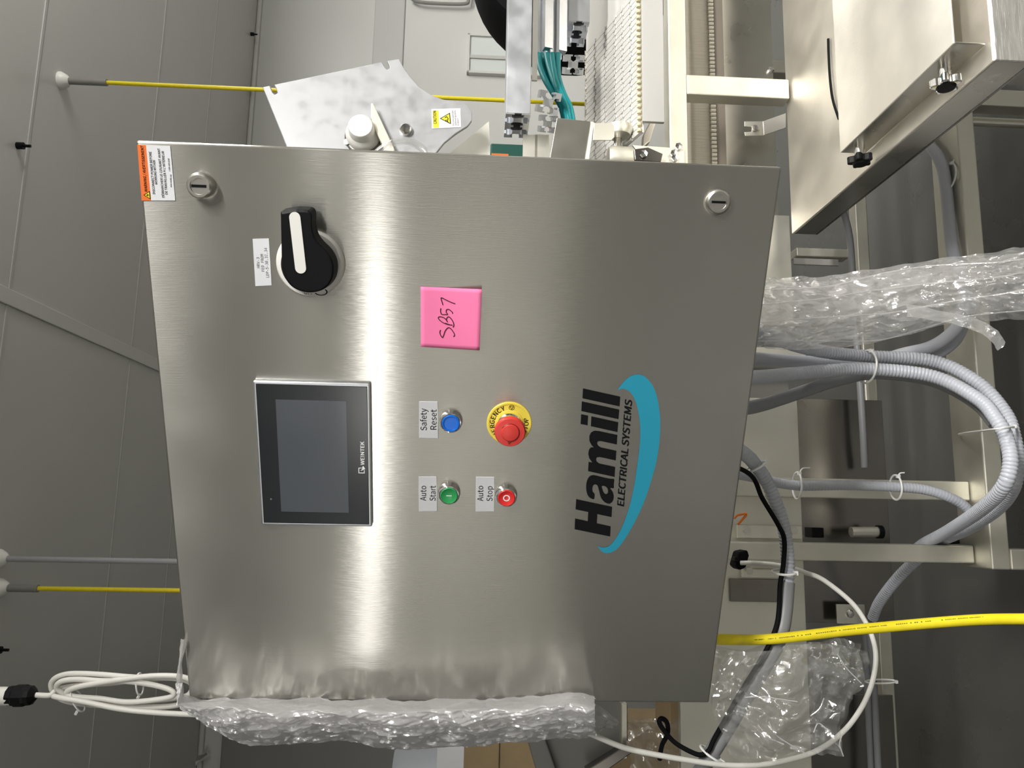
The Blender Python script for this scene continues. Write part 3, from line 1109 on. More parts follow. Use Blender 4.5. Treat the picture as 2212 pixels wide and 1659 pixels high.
# --- table with raised cover and two star knobs
def side_table():
    tx0, ty0, ty1, tz = 0.53, -0.118, 0.53, 0.76
    root = empty('work_table', W(0.9, 0.2, 0.0), 'stainless steel shelf table with folded lips, right of the cabinet', 'work table')
    top = MB()
    mbox(top, (tx0, ty0, tz - 0.004), (1.6, ty1, tz))
    top.build('table_top', 'steel_bright', root, bevel=0.0015)
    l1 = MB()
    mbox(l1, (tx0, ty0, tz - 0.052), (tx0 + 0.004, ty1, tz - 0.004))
    l1.build('side_lip', 'steel_mill_or_shade', root, bevel=0.001)  # darker steel than the top: shade put into the colour
    l2 = MB()
    mbox(l2, (tx0, ty0 - 0.003, tz - 0.052), (1.6, ty0 + 0.001, tz - 0.002))
    l2.build('front_lip', 'rough_lip', root, bevel=0.001)
    b = MB()
    mbox(b, (tx0, ty0 + 0.004, tz - 0.056), (1.6, ty1, tz - 0.052))
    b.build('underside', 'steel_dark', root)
    for lx in (1.35,):
        g = MB()
        mbox(g, (lx, 0.0, 0.0), (lx + 0.04, 0.04, tz - 0.05))
        g.build('leg', 'steel_tube', root, bevel=0.003)
    # raised cover
    cz = tz + 0.046
    x0 = G(1815, 330, cz)[0]
    yb, yf = G(1815, 330, cz)[1], G(2060, 95, cz)[1]
    cov = empty('cover_sheet', W(0.8, 0.1, tz), 'bright stainless cover sheet on the table, its folded flange held by star knobs', 'cover')
    c = MB()
    mbox(c, (x0, yf, cz - 0.0025), (1.6, yb, cz))
    c.build('sheet', 'steel_bright', cov, bevel=0.001)
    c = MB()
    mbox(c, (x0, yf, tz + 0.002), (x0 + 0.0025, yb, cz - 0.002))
    c.build('flange', 'steel_mill_or_shade', cov, bevel=0.0008)  # the flange's shade is put into its darker steel
    for k, yy in enumerate((yf + 0.052, yb - 0.028)):
        ctr = W(x0, yy, tz + 0.026)
        kn = empty('star_knob', ctr, ('star-shaped clamping knob at the near end of the cover flange', 'star-shaped clamping knob at the far end of the cover flange, by the cabinet')[k], 'knob', 'star knobs on the cover flange')
        MB().lathe(ctr, -MX, [(0.0085, 0), (0.0085, 0.022), (0.0001, 0.022)], 24).build('shaft', 'chrome', kn)
        n = 50
        prof = []
        for i in range(n):
            a = 2 * pi * i / n
            r = 0.0165 + 0.0045 * math.cos(5 * a)
            prof.append(ctr - MX * 0.019 + MY * (r * math.cos(a)) + Vector((0, 0, r * math.sin(a))))
        MB().prism(prof, -MX * 0.013).build('lobed_grip', 'chrome' if k == 0 else 'black', kn, bevel=0.002)
        MB().lathe(ctr - MX * 0.032, -MX, [(0.013, 0), (0.011, 0.003), (0.0001, 0.0035)], 24).build('cap', 'black', kn)
    cb = MB()
    pts = [G(x, y, tz + 0.004) for x, y in ((1789, 84), (1790, 120), (1793, 170), (1799, 215), (1812, 257))]
    cb.tube(spline([W(*p) for p in pts], 8), 0.0025, 8)
    tag(cb.build('cord', 'black_matt'), 'thin black cord lying along the back of the cover sheet', 'cord')


side_table()


# --- conveyor assembly, upper right
cv = empty('conveyor', W(0.9, 0.6, 0.0), 'white modular belt conveyor in a stainless frame, above right of the cabinet', 'conveyor')


def conveyor():
    my = 0.5
    z1, z0 = A(1438, 0, my)[2], A(1480, 0, my)[2]
    xe = A(1482, 352, my)[0] - 0.04
    r = MB()
    mbox(r, (xe, my, z0), (1.6, my + 0.04, z1 - 0.004))
    r.build('side_rail', 'steel_tube', cv, bevel=0.003)
    xp1, xp0 = A(1600, 166, my)[0], A(1600, 208, my)[0]
    r = MB()
    mbox(r, (xp0, my, 0.765), (xp1, my + 0.038, z0))
    r.build('support_post', 'steel_tube', cv, bevel=0.003)
    # white side guide strip between belt and rail
    r = MB()
    p = A(1432, 0, 0.58)[2]
    q = A(1386, 0, 0.58)[2]
    mbox(r, (A(1400, 262, 0.58)[0], 0.58, p), (1.7, 0.59, q))
    r.build('side_guide', 'guide_grey', cv, bevel=0.001)
    # belt, tipped towards the camera: near edge (x 1383), far edge (x 1262)
    ny, fy = 0.60, 0.86
    nz, fz = A(1383, 100, ny)[2], A(1268, 100, fy)[2]
    xl = A(1383, 288, ny)[0]

    def B(mx, t, h=0.0):
        nrm = Vector((0, -(fz - nz), fy - ny)).normalized()
        return W(mx, ny + (fy - ny) * t + nrm.y * h, nz + (fz - nz) * t + nrm.z * h)
    cols = (0.0, 0.14, 0.28, 0.42, 0.60, 0.80, 1.0)
    pitch = 0.0148
    for k in range(6):
        s = MB()
        t0, t1 = cols[k] + 0.012, cols[k + 1] - 0.012
        x = xl
        i = 0
        while x < 1.15:
            e = 0.022 if i % 2 else 0.0
            a, b = t0 + e - 0.008, t1 - (0.022 - e) + 0.008
            vs = [B(x + dx, t, h) for h in (0, 0.004) for t in (a, b) for dx in (0.0007, pitch - 0.0007)]
            s.add(vs, [(0, 1, 3, 2), (4, 6, 7, 5), (0, 4, 5, 1), (2, 3, 7, 6), (0, 2, 6, 4), (1, 5, 7, 3)])
            for tt in (a, b):       # hinge knuckles
                s.lathe(B(x + 0.002, tt, 0.0032), MX, [(0.0020, 0), (0.0020, pitch * 0.5)], 8)
            x += pitch
            i += 1
        o = s.build('belt_row', 'cream_belt' if k == 0 and False else 'belt', cv)
    s = MB()
    x = xl
    while x < 1.15:
        s.lathe(B(x + 0.001, -0.012, 0.006), MX, [(0.0052, 0), (0.0052, pitch * 0.5)], 8)
        x += pitch
    s.build('belt_edge', 'cream_belt', cv)
    s = MB()
    vs = [B(xl, -0.02), B(1.6, -0.02), B(1.6, 1.02), B(xl, 1.02)]
    s.prism(vs, Vector((0, 0, -0.004)))
    s.build('belt_bed', 'belt', cv)
    # return belt bend at the far edge
    s = MB()
    x = xl - 0.03
    while x < 1.15:
        vs = [B(x, 1.0, 0.0), B(x + pitch * 0.8, 1.0, 0.0), B(x + pitch * 0.8, 1.16, -0.05), B(x, 1.16, -0.05)]
        s.prism(vs, Vector((0, 0, 0.006)))
        x += pitch
    s.build('belt_return', mat('beige_belt', (0.66, 0.62, 0.52), 0.5), cv)  # beige tone of the belt's far bend
    # end roller, shaft and motor drum
    p = W(*A(1330, 345, 0.62))
    MB().lathe(p - Vector((0, 0, 0.05)), (0, 0, 1), [(0.028, 0), (0.030, 0.03), (0.030, 0.06), (0.027, 0.068), (0.0001, 0.07)], 32).build('drive_drum', 'steel', cv)
    p2 = W(*A(1335, 300, 0.64))
    MB().cyl(p - Vector((0, 0, 0.0)), p2, 0.009, 20).build('shaft', 'bolt', cv)
    MB().lathe(W(*A(1335, 288, 0.64)) - MY * 0.01, (MX * -1), [(0.030, -0.01), (0.032, 0.0), (0.026, 0.012), (0.016, 0.014), (0.0001, 0.014)], 28).build('bearing', 'steel', cv)
    # clamp plates with bolts
    k = MB()
    k.prism([W(*A(x, y, 0.49)) for x, y in ((1366, 313), (1440, 318), (1478, 322), (1478, 352), (1432, 360), (1388, 340))], MY * 0.006)
    k.build('clamp_plate', 'steel', cv, bevel=0.001)
    k = MB()
    k.prism([W(*A(x, y, 0.47)) for x, y in ((1370, 322), (1400, 318), (1432, 332), (1428, 350), (1372, 345))], MY * 0.012)
    k.build('clamp_plate', 'steel_dark', cv, bevel=0.001)
    for x, y in ((1390, 334), (1465, 318), (1455, 333), (1457, 342)):
        MB().lathe(W(*A(x, y, 0.468 if x < 1400 else 0.488)), -MY, [(0.008, 0), (0.008, 0.006), (0.0001, 0.0075)], 6, False).build('bolt', 'chrome', cv)
    # diagonal flat brace below the belt
    k = MB()
    k.prism([W(*A(x, y, 0.66)) for x, y in ((1432, 175), (1434, 210), (1404, 305), (1388, 318), (1390, 290), (1405, 262))], MY * 0.02)
    k.build('brace', 'steel_bright', cv, bevel=0.002)
    # folded guide plate at the end
    k = MB()
    k.prism([W(*A(x, y, 0.46)) for x, y in ((1203, 254), (1276, 262), (1278, 285), (1268, 345), (1187, 345))], MY * 0.003)
    k.build('guide_plate', 'steel_mill_or_shade', cv, bevel=0.001)
    k = MB()
    k.prism([W(*A(x, y, 0.455)) for x, y in ((1277, 262), (1283, 264), (1272, 345), (1264, 345))], MY * 0.003)
    k.build('guide_plate_edge', 'steel_bright', cv)
    k = MB()
    k.prism([W(*A(x, y, 0.455)) for x, y in ((1283, 265), (1322, 265), (1328, 272), (1327, 296), (1320, 303), (1281, 303))], MY * 0.003)
    k.build('guide_tab', 'steel', cv, bevel=0.001)
    # lower belt, its toothed edge and the wall panel behind
    k = MB()
    mbox(k, (0.1, 0.74, 0.70), (1.6, 0.75, 0.955))
    k.build('rear_wall', 'steel_mill_or_shade', cv)
    for bx, by in ((1664, 153),):
        MB().lathe(W(*A(bx, by, 0.74)), -MY, [(0.008, 0), (0.008, 0.006), (0.005, 0.009), (0.0001, 0.0095)], 12).build('bolt', 'chrome', cv)
    yb = 0.70
    zt, zl = A(1484, 100, yb)[2], A(1534, 100, yb)[2]
    k = MB()
    mbox(k, (0.1, yb, zl), (1.6, yb + 0.004, zt + 0.05))
    k.build('return_belt', mat('grey_belt', (0.30, 0.28, 0.23), 0.55, bump=0.8, bscale=220, stretch=(1, 1, 0.08)), cv)
    k = MB()
    x = 0.45
    while x < 1.25:
        k.lathe(W(x, yb - 0.004, zl - 0.008), (0, 0, 1), [(0.0042, 0), (0.0042, 0.012)], 8)
        x += 0.0105
    k.build('belt_teeth', 'cream_plastic', cv)
    k = MB()
    mbox(k, (0.1, yb + 0.004, zl - 0.035), (1.6, yb + 0.012, zl - 0.004))
    k.build('wear_strip', mat('brown_strip', (0.20, 0.175, 0.145), 0.6), cv)
    # slotted bracket hook
    k = MB()
    zz = [A(x, y, 0.68) for x, y in ((1648, 262), (1698, 244), (1698, 276), (1650, 292))]
    k.prism([W(*p) for p in zz], MY * 0.003)
    k.build('slotted_bracket', 'steel_bright', cv, bevel=0.001)
    k = MB()
    k.prism([W(*A(x, y, 0.70)) for x, y in ((1608, 262), (1649, 262), (1650, 293), (1610, 294), (1608, 285), (1624, 284), (1624, 274), (1608, 273))], MY * 0.003)
    k.build('slotted_bracket', 'steel', cv, bevel=0.001)
    MB().lathe(W(*A(1630, 278, 0.698)), -MY, [(0.007, 0), (0.007, 0.006), (0.0001, 0.007)], 12).build('bolt', 'bolt', cv)


conveyor()


# --- slotted aluminium profiles
def slot_profile(wd):
    k = wd / 0.045
    side = [(-22.5, 22.5), (-6.5, 22.5), (-6.5, 19), (-11, 19), (-11, 11.5), (-6, 7.5), (6, 7.5), (11, 11.5), (11, 19), (6.5, 19), (6.5, 22.5)]
    pts = []
    for j in range(4):
        a = -j * pi / 2
        for x, y in side:
            pts.append(((x * math.cos(a) - y * math.sin(a)) * 0.001 * k, (x * math.sin(a) + y * math.cos(a)) * 0.001 * k))
    return pts


def profile_bar(name, ctr, length, wd, roll, label, deep=1, axis=None, cap=True):
    ax = axis or MX
    up = Vector((0, 0, 1))
    sd = up.cross(ax).normalized()
    up = ax.cross(sd)
    mb = MB()
    for d_ in range(deep):
        ring = []
        for x, y in slot_profile(wd):
            x2, y2 = x * math.cos(roll) - y * math.sin(roll), x * math.sin(roll) + y * math.cos(roll)
            ring.append(ctr + sd * (x2 + d_ * wd * 0.999) + up * y2)
        mb.prism(ring, ax * length)
    root = empty(name, ctr, label, 'aluminium profile', 'slotted aluminium profiles by the conveyor')
    mb.build('profile', 'alu', root)
    return root


def profiles():
    pr = 0.04
    # long bright bar: front face between x 1097 and 1150
    my = 0.42
    z = (A(1098, 0, my)[2] + A(1150, 0, my)[2]) / 2
    wd = A(1098, 0, my)[2] - A(1150, 0, my)[2]
    x0 = A(1125, 247, my)[0]
    r = profile_bar('aluminium_profile', W(x0, my + wd / 2, z), 0.9, wd, 0, 'long bright aluminium bar at the back of the conveyor, outermost of the profiles', 2)
    mbx = MB()
    mbox(mbx, (x0 + 0.002, my - 0.0015, z - wd / 2 + 0.001), (x0 + 0.9, my + 0.002, z + wd / 2 - 0.001))
    mbx.build('slot_cover', 'alu', r)
    # light strip beside it
    s = MB()
    z2 = A(1157, 60, 0.46)[2]
    mbox(s, (A(1157, 173, 0.46)[0], 0.46, z2 - 0.005), (1.6, 0.466, z2 + 0.006))
    tag(s.build('guide_strip', 'white_plastic'), 'thin cream guide strip between two aluminium profiles', 'guide strip')
    # second bar
    my = 0.60
    z = (A(1170, 0, my)[2] + A(1222, 0, my)[2]) / 2
    wd = A(1172, 0, my)[2] - A(1222, 0, my)[2]
    r = profile_bar('aluminium_profile', W(A(1195, 105, my)[0], my + wd / 2, z), 0.8, wd, 0.25, 'aluminium profile with a tilted open end above the teal cables')
    mbx = MB()
    # third bar
    my = 0.64
    z = (A(1230, 0, my)[2] + A(1273, 0, my)[2]) / 2
    wd = A(1229, 0, my)[2] - A(1274, 0, my)[2]
    r = profile_bar('aluminium_profile', W(A(1250, 47, my)[0], my + wd / 2, z), 0.7, wd, 0, 'short aluminium profile next to the white belt', 2)
    mbx = MB()
    mbox(mbx, (A(1250, 47, my)[0] + 0.002, my - 0.0015, z - wd / 2 + 0.001), (A(1250, 47, my)[0] + 0.7, my + 0.002, z + wd / 2 - 0.001))
    mbx.build('slot_cover', 'alu', r)
    # cut ends facing the camera: posts seen end on / short lengths
    for (xc, yc, wpx, roll, my, lab) in ((1187, 222, 46, 0.16, 0.50, 'short aluminium profile seen end on beside the teal cables'),
                                         (1186, 268, 36, 0.05, 0.53, 'short aluminium profile seen end on above the folded guide plate'),
                                         (1242, 140, 40, 0.0, 0.72, 'short dark aluminium profile seen end on beside the white belt')):
        q = A(xc, yc, my)
        wd = wpx / FPX * (W(*q) - CAM).dot(FW)
        view = (W(*q) - CAM).normalized()
        hor = Vector((view.x, view.y, 0)).normalized()
        profile_bar('aluminium_profile', W(*q), 0.09, wd, roll, lab, 1, hor)
    # support post under them
    s = MB()
    for a, b in (((1140, 300), (1160, 345)), ((1166, 300), (1190, 345))):
        p, q = A(b[0], b[1] + 30, 0.5), A(a[0], a[1], 0.5)
        mbox(s, (p[0], 0.5, p[2]), (q[0] + 0.01, 0.505, q[2] + 0.01))
    tag(s.build('mounting_plate', 'steel'), 'pair of steel mounting plates under the aluminium profile ends', 'mounting plate')


profiles()


def teal_bundle():
    root = empty('cable_bundle', W(*A(1215, 200, 0.6)), 'bundle of teal cables hanging between the aluminium profiles and the belt', 'cable bundle')
    base = [(1186, 118, 0.62), (1188, 145, 0.60), (1196, 175, 0.58), (1211, 205, 0.57), (1225, 232, 0.56), (1232, 270, 0.56)]
    for k in range(9):
        a = k * 0.7
        ox, od = math.cos(a) * 27 * (0.4 + 0.6 * (k % 3) / 2), math.sin(a) * 0.02
        pts = []
        for i, (x, y, my) in enumerate(base):
            s = 0.75 + 0.06 * i * (1 if k % 2 else -0.2)
            tw = 0.25 * i
            pts.append(W(*A(x + ox * s * math.cos(tw) + 4 * math.sin(i + k), y, my + od)))
        mb = MB()
        mb.tube(spline(pts, 8), 0.0072, 10)
        mb.build('cable', 'teal_wire', root)


teal_bundle()

# black rounded drum beyond the conveyor
drum = MB()
c = A(1247, -118, 1.15)
rr = 228 / FPX * (W(*c) - CAM).dot(FW)
drum.lathe(W(*c), -MY, [(rr * 0.98, -0.2), (rr, -0.17), (rr, -0.02), (rr * 0.97, 0), (rr * 0.5, 0.004), (0.0001, 0.004)], 48)
tag(drum.build('black_cover', 'black_matt'), 'large black rounded cover half hidden behind the conveyor', 'cover')

# dark green box peeping out over the door edge
gb = MB()
p, q = A(1140, 360, 1.2), A(1060, 309, 1.2)
mbox(gb, (p[0] - 0.2, 1.2, p[2]), (q[0], 1.4, q[2]))
gr = empty('parts_crate', W((p[0] + q[0]) / 2, 1.3, p[2]), 'dark green crate behind the top right edge of the door', 'crate')
gb.build('crate_shell', 'dark_green', gr, bevel=0.004)
gb = MB()
p, q = A(1098, 350, 1.19), A(1062, 331, 1.19)
mbox(gb, (p[0] - 0.1, 1.19, p[2]), (q[0], 1.2, q[2]))
gb.build('crate_label', 'orange', gr)

# triangular gusset sheet
tg = MB()
tg.prism([W(*A(x, y, 0.5)) for x, y in ((940, 360), (972, 331), (1056, 262), (1059, 340), (1060, 380))], MY * 0.003)
tag(tg.build('gusset_sheet', 'steel'), 'triangular steel gusset sheet standing behind the door edge', 'gusset')


# --- milled guard sheet with sensor
def guard():
    my = 0.42
    root = empty('guard_plate', W(*A(800, 320, my)), 'cloudy grey guard plate with two notches, rounded nose and caution sticker', 'guard plate')
    out = [(567, 188), (583, 184.5), (589, 200), (594, 204), (599, 201), (597, 192), (592, 182.5), (700, 160), (825, 133.5), (832, 146), (837, 150), (842, 147), (841, 142), (836, 131), (862, 127),
           (872, 145), (886, 165), (905, 187), (930, 204), (955, 214), (980, 219), (1000, 221), (1012, 228), (1020, 243), (1019, 260), (1010, 272), (985, 288), (960, 308), (930, 345), (900, 400), (660, 400), (619, 317)]
    mb = MB()
    mb.prism([W(*A(x, y, my)) for x, y in out], MY * 0.008)
    mb.build('plate', 'hazy', root, bevel=0.0015)
    xq = A(760, 380, my)[0]
    sp = MB()
    mbox(sp, (xq - 0.02, my + 0.0085, 0.90), (xq + 0.02, my + 0.0485, A(760, 345, my)[2]))
    sp.build('support_post', 'steel_tube', root, bevel=0.003)
    sp = MB()
    mbox(sp, (xq - 0.02, my + 0.05, 0.90), (xq + 0.02, 0.599, 0.94))
    sp.build('support_arm', 'steel_tube', root, bevel=0.003)
    lb = MB()
    f = lambda x, y, o: W(*A(x, y, my - o))
    lb.prism([f(x, y, 0.0002) for x, y in ((932, 236), (995, 234), (996, 275), (933, 278))], -MY * 0.0006)
    lb = lb.build('caution_sticker', 'paper', root)
    lb['label'] = 'white caution sticker with yellow triangle'
    MB().poly([f(x, y, 0.0011) for x, y in ((935, 239), (947, 238.5), (948, 275), (936, 275.5))]).build('yellow_band', 'yellow_label', lb)
    MB().poly([f(x, y, 0.0011) for x, y in ((950, 256), (972, 243.5), (974, 268))]).build('hazard_triangle', 'ink', lb)
    MB().poly([f(x, y, 0.0013) for x, y in ((953, 256), (970.5, 246), (972, 265.5))]).build('hazard_triangle_face', 'yellow_label', lb)
    k = MB()
    k.tube([f(x, y, 0.0015) for x, y in ((961, 254), (965, 252), (968, 256), (966, 262), (969, 265))], 0.0009, 6)
    k.tube([f(x, y, 0.0015) for x, y in ((964, 259), (962, 262))], 0.0008, 6)
    k.build('hand_mark', 'ink', lb)
    loc_o = W(*A(940, 275, my))

    def fr(a, b):
        return loc_o + MX * a + Vector((0, 0, b)) - MY * 0.0013

    def T(x, y):
        d = W(*A(x, y, my)) - loc_o
        return (d.dot(MX), d.z)
    lettering(lb, 'ink', [('CAUTION', T(943.5, 268), T(942, 240), 0.0062, 0.02, 0)], fr=fr)
    lettering(lb, 'ink_soft', [('Do not operate', T(981, 272), T(979, 239), 0.003, 0, 0), ('without guards', T(986, 272), T(984, 239), 0.003, 0, 0), ('in place.', T(991, 272), T(990, 255), 0.003, 0, 0)], name='small_print', fr=fr)
    # sensor housing and knob
    c = A(789, 298, my)
    MB().lathe(W(*c), -MY, [(0.040, 0.0), (0.040, 0.003), (0.0001, 0.003)], 40).build('mounting_disc', 'steel_dark', root)
    c = A(785, 294, my)
    MB().lathe(W(*c), -MY, [(0.0335, 0.0), (0.0335, 0.012), (0.030, 0.018), (0.0255, 0.022), (0.0245, 0.040), (0.0225, 0.043), (0.0001, 0.043)], 40).build('sensor_housing', 'white_plastic', root)
    k = MB()
    k.prism([W(*A(x, y, my - 0.025)) for x, y in ((801, 222), (806, 222), (852, 322), (852, 345), (838, 345), (825, 310), (812, 285), (801, 250))], MY * 0.02)
    k.build('sensor_bracket', 'cream_plastic', root, bevel=0.002)
    MB().lathe(W(*A(877, 283, my)), -MY, [(0.0115, 0), (0.0115, 0.010), (0.009, 0.013), (0.0001, 0.014)], 24).build('bolt', 'chrome', root)
    MB().lathe(W(*A(750, 309, my)), -MY, [(0.006, 0), (0.006, 0.006), (0.0001, 0.007)], 16).build('bolt', 'bolt', root)
    # slack clear tubing by the door edge
    tb = MB()
    pts = [C(x, y, d) for x, y, d in ((800, 345, 1.20), (825, 322, 1.2), (850, 308, 1.2), (880, 305, 1.21), (905, 316, 1.22), (920, 330, 1.22), (925, 350, 1.22))]
    tb.tube(spline(pts, 8), 0.006, 12)
    tag(tb.build('plastic_tubing', 'film_clear'), 'loop of clear plastic tubing beside the round white sensor', 'tubing')


guard()


# ================================================================== CORDS FROM THE CEILING
def drop_cord(px, py, m, r, label, sleeve, yend):
    x, y, _ = G(px, py, CH)
    root = empty('drop_cord', W(x, y, CH - 0.0), label, 'power cord')
    MB().lathe(W(x, y, CH), (0, 0, -1), [(0.032, 0), (0.032, 0.008), (0.022, 0.026), (0.012, 0.034), (0.0001, 0.034)], 24).build('ceiling_fitting', 'white_plastic', root)
    zz = CH - 0.03
    if sleeve:
        MB().cyl(W(x, y, zz), W(x, y, zz - sleeve), r * 1.7, 16).build('grip_sleeve', 'frame_grey', root)
    MB().cyl(W(x, y, zz), W(x, y, yend), r, 16).build('cord', m, root)


drop_cord(130, 174, 'yellow_cable', 0.0075, 'yellow power cord hanging from a white ceiling fitting, behind the guard plate', 0.14, 0.9)
drop_cord(-6, 1207, 'grey_cord', 0.0095, 'grey power cord hanging from the ceiling above the cabinet', 0, 0.9)
drop_cord(-4, 1270, 'yellow_cable', 0.0075, 'yellow power cord hanging from the ceiling above the cabinet, beside the grey one', 0.10, 0.9)


# --- coiled white cable above the left corner, hanging from a white pipe
def coil():
    d = 1.42
    pts = [C(20, 1503, d), C(50, 1501, d), C(75, 1501, d), C(110, 1503, d)]
    pipe = empty('white_pipe', C(-10, 1502, d), 'white vertical pipe with a black cable gland at its lower end', 'pipe')
    top = C(-10, 1502, d)
    MB().cyl(Vector((top.x, top.y, CH)), C(28, 1504, d), 0.0165, 24).build('pipe', 'white_plastic', pipe)
    a, b = C(20, 1503, d), C(78, 1502, d)
    ax = (b - a).normalized()
    L = (b - a).length
    MB().lathe(a, ax, [(0.0175, 0), (0.0175, L * 0.2), (0.0195, L * 0.25), (0.0195, L * 0.6), (0.0175, L * 0.7), (0.017, L * 0.85), (0.008, L), (0.0001, L)], 10, False).build('cable_gland', 'black', pipe)
    loop = [(75, 1501, 0), (108, 1502, 0)]
    s = 3.26
    zc = lambda zx, zy: (zx / s, 1150 + zy / s)
    p = []
    seq = [(240, 1145, 0), (350, 1148, 0), (385, 1120, .005), (450, 1095, .01), (600, 1075, .012), (800, 1060, .012), (1000, 1035, .01), (1250, 1022, .01), (1340, 1040, .02), (1380, 1110, .03), (1320, 1190, .03), (1180, 1225, .02), (900, 1230, .02), (640, 1215, .02), (470, 1190, .02), (385, 1140, .015),
           (360, 1070, .01), (400, 1020, .005), (500, 995, 0), (700, 1000, 0), (950, 1020, 0), (1250, 1030, .0), (1350, 1070, .012), (1330, 1140, .02), (1230, 1170, .02), (1050, 1190, .012), (800, 1200, .01), (600, 1185, .01), (470, 1150, .005), (400, 1095, .0),
           (430, 1050, -.006), (540, 1035, -.008), (700, 1045, -.01), (900, 1050, -.01), (1080, 1075, -.01), (1200, 1110, -.01), (1220, 1150, -.01), (1120, 1175, -.008), (900, 1195, -.008), (700, 1170, -.006), (520, 1155, -.006), (470, 1125, -.006), (540, 1090, -.012), (700, 1060, -.014), (900, 1030, -.016), (1100, 1010, -.016), (1290, 1020, -.01), (1390, 1080, 0), (1380, 1150, 0.01), (1260, 1215, .01), (1050, 1235, .005), (800, 1225, 0), (600, 1195, -.005), (450, 1170, -.008), (380, 1155, -.01),
           (450, 1170, -.014), (600, 1195, -.016), (850, 1245, -.016), (1100, 1270, -.012), (1390, 1285, 0), (1500, 1290, 0.01)]
    for zx, zy, dd in seq:
        p.append(C(*zc(zx, zy), d + dd))
    mb = MB()
    mb.tube(spline(p, 8), 0.0049, 10)
    cable = empty('coiled_cable', C(250, 1500, d), 'white cable tied in a long hanging coil over the upper left cabinet corner', 'cable')
    mb.build('cable', 'white_cable', cable)
    for x, y, tilt in ((302, 1478, 0.1), (168, 1513, 0.55)):
        c = C(x, y, d)
        ring = []
        for k in range(24):
            t = 2 * pi * k / 24
            e = math.sin(t)
            ring.append(c + RT * (0.020 * math.cos(t)) + DN * (0.020 * math.cos(t) * math.sin(-tilt)) + FW * (0.014 * e))
        m2 = MB().tube(ring, 0.0016, 6, True)
        m2.tube([c - RT * 0.019, c - RT * 0.026 - DN * 0.004], 0.0028, 6)
        m2.build('zip_tie', 'tie', cable)


coil()


# ================================================================== CONDUITS AND CABLES BELOW
def conduit(name, pts, r, m, label, rib=0.0, cat='conduit', group=None, n=12):
    p = spline([q if isinstance(q, Vector) else C(*q) for q in pts], 10)
    mb = MB()
    mb.tube(p, r, n, rib=rib, pitch=0.0062)
    return tag(mb.build(name, m), label, cat, group)


RB = 0.10


def entry(x, y, yy=0.12):       # where a conduit leaves the cabinet's underside
    q = ray(x, y)
    p = CAM + q * ((yy - CAM.y) / q.y)
    return Vector((p.x, yy, 1.085))


conduit('flexible_conduit', [entry(1600, 700), (1642, 719, 1.30), (1725, 748, 1.40), (1800, 763, 1.44), (1880, 770, 1.46), (2015, 780, 1.45), (2111, 826, 1.40), (2170, 890, 1.36), (2189, 940, 1.34), (2197, 993, 1.33), (2189, 1051, 1.33), (2155, 1098, 1.40), (2090, 1142, 1.52), (2030, 1170, 1.62), (1985, 1205, 1.69), (1940, 1248, 1.74), (1900, 1300, 1.80), (1885, 1335, 1.83)],
        0.0122, 'conduit', 'ribbed grey conduit, outermost of the two in the big loop under the cabinet', RB, group='grey conduits under the cabinet')
conduit('flexible_conduit', [entry(1595, 815), (1629, 815, 1.29), (1720, 807, 1.38), (1800, 800, 1.41), (1880, 797, 1.42), (2015, 813, 1.40), (2111, 861, 1.34), (2150, 903, 1.30), (2173, 945, 1.28), (2183, 1000, 1.26), (2165, 1055, 1.27), (2113, 1105, 1.36), (2047, 1148, 1.52), (1999, 1173, 1.64), (1976, 1190, 1.68)],
        0.0122, 'conduit', 'ribbed grey conduit, inner one of the big loop, passing under both ties', RB, group='grey conduits under the cabinet')
conduit('smooth_conduit', [entry(1590, 888), (1622, 880, 1.31), (1693, 860, 1.41), (1757, 838, 1.45), (1822, 818, 1.47), (1900, 806, 1.46), (2015, 822, 1.44), (2105, 868, 1.38), (2150, 915, 1.34)],
        0.0118, 'conduit_dark', 'smooth dark grey conduit joining the loop from the left below the door', group='grey conduits under the cabinet')
conduit('smooth_conduit', [entry(1600, 772, 0.17), (1632, 775, 1.36), (1725, 781, 1.46), (1822, 785, 1.50), (1890, 782, 1.51), (1950, 765, 1.50), (2015, 748, 1.50), (2063, 712, 1.52), (2082, 670, 1.56), (2078, 600, 1.62), (2057, 534, 1.66), (2041, 386, 1.70), (2027, 340, 1.72), (2005, 309, 1.76), (1990, 270, 1.8)],
        0.0125, 'conduit', 'smooth grey conduit bending up towards the table out of the tied bunch', group='grey conduits under the cabinet')
conduit('smooth_conduit', [(1900, 790, 1.52), (1960, 782, 1.52), (2021, 768, 1.52), (2060, 742, 1.54), (2079, 712, 1.57), (2092, 660, 1.62), (2085, 580, 1.68), (2068, 480, 1.72)],
        0.0095, 'conduit', 'thinner grey conduit bending up beside the smooth one behind the film', group='grey conduits under the cabinet')
conduit('flexible_conduit', [entry(1570, 1012, 0.2), (1600, 1025, 1.38), (1661, 1039, 1.47), (1725, 1049, 1.50), (1822, 1048, 1.50), (1918, 1051, 1.49), (1999, 1058, 1.49), (2063, 1080, 1.49), (2095, 1105, 1.50), (2110, 1130, 1.54)],
        0.0098, 'conduit', 'thin ribbed grey conduit tied along the frame leg', RB * 0.7, group='grey conduits under the cabinet')
c6 = [entry(1580, 930, 0.10), (1610, 982, 1.20), (1628, 1000, 1.25), (1653, 1034, 1.27), (1674, 1081, 1.27), (1689, 1125, 1.27), (1698, 1166, 1.27), (1702, 1220, 1.26), (1700, 1262, 1.25)]
conduit('flexible_conduit', c6, 0.0112, 'conduit', 'ribbed pale conduit curving down left with a black cable strapped to it', RB * 1.3, group='grey conduits under the cabinet')
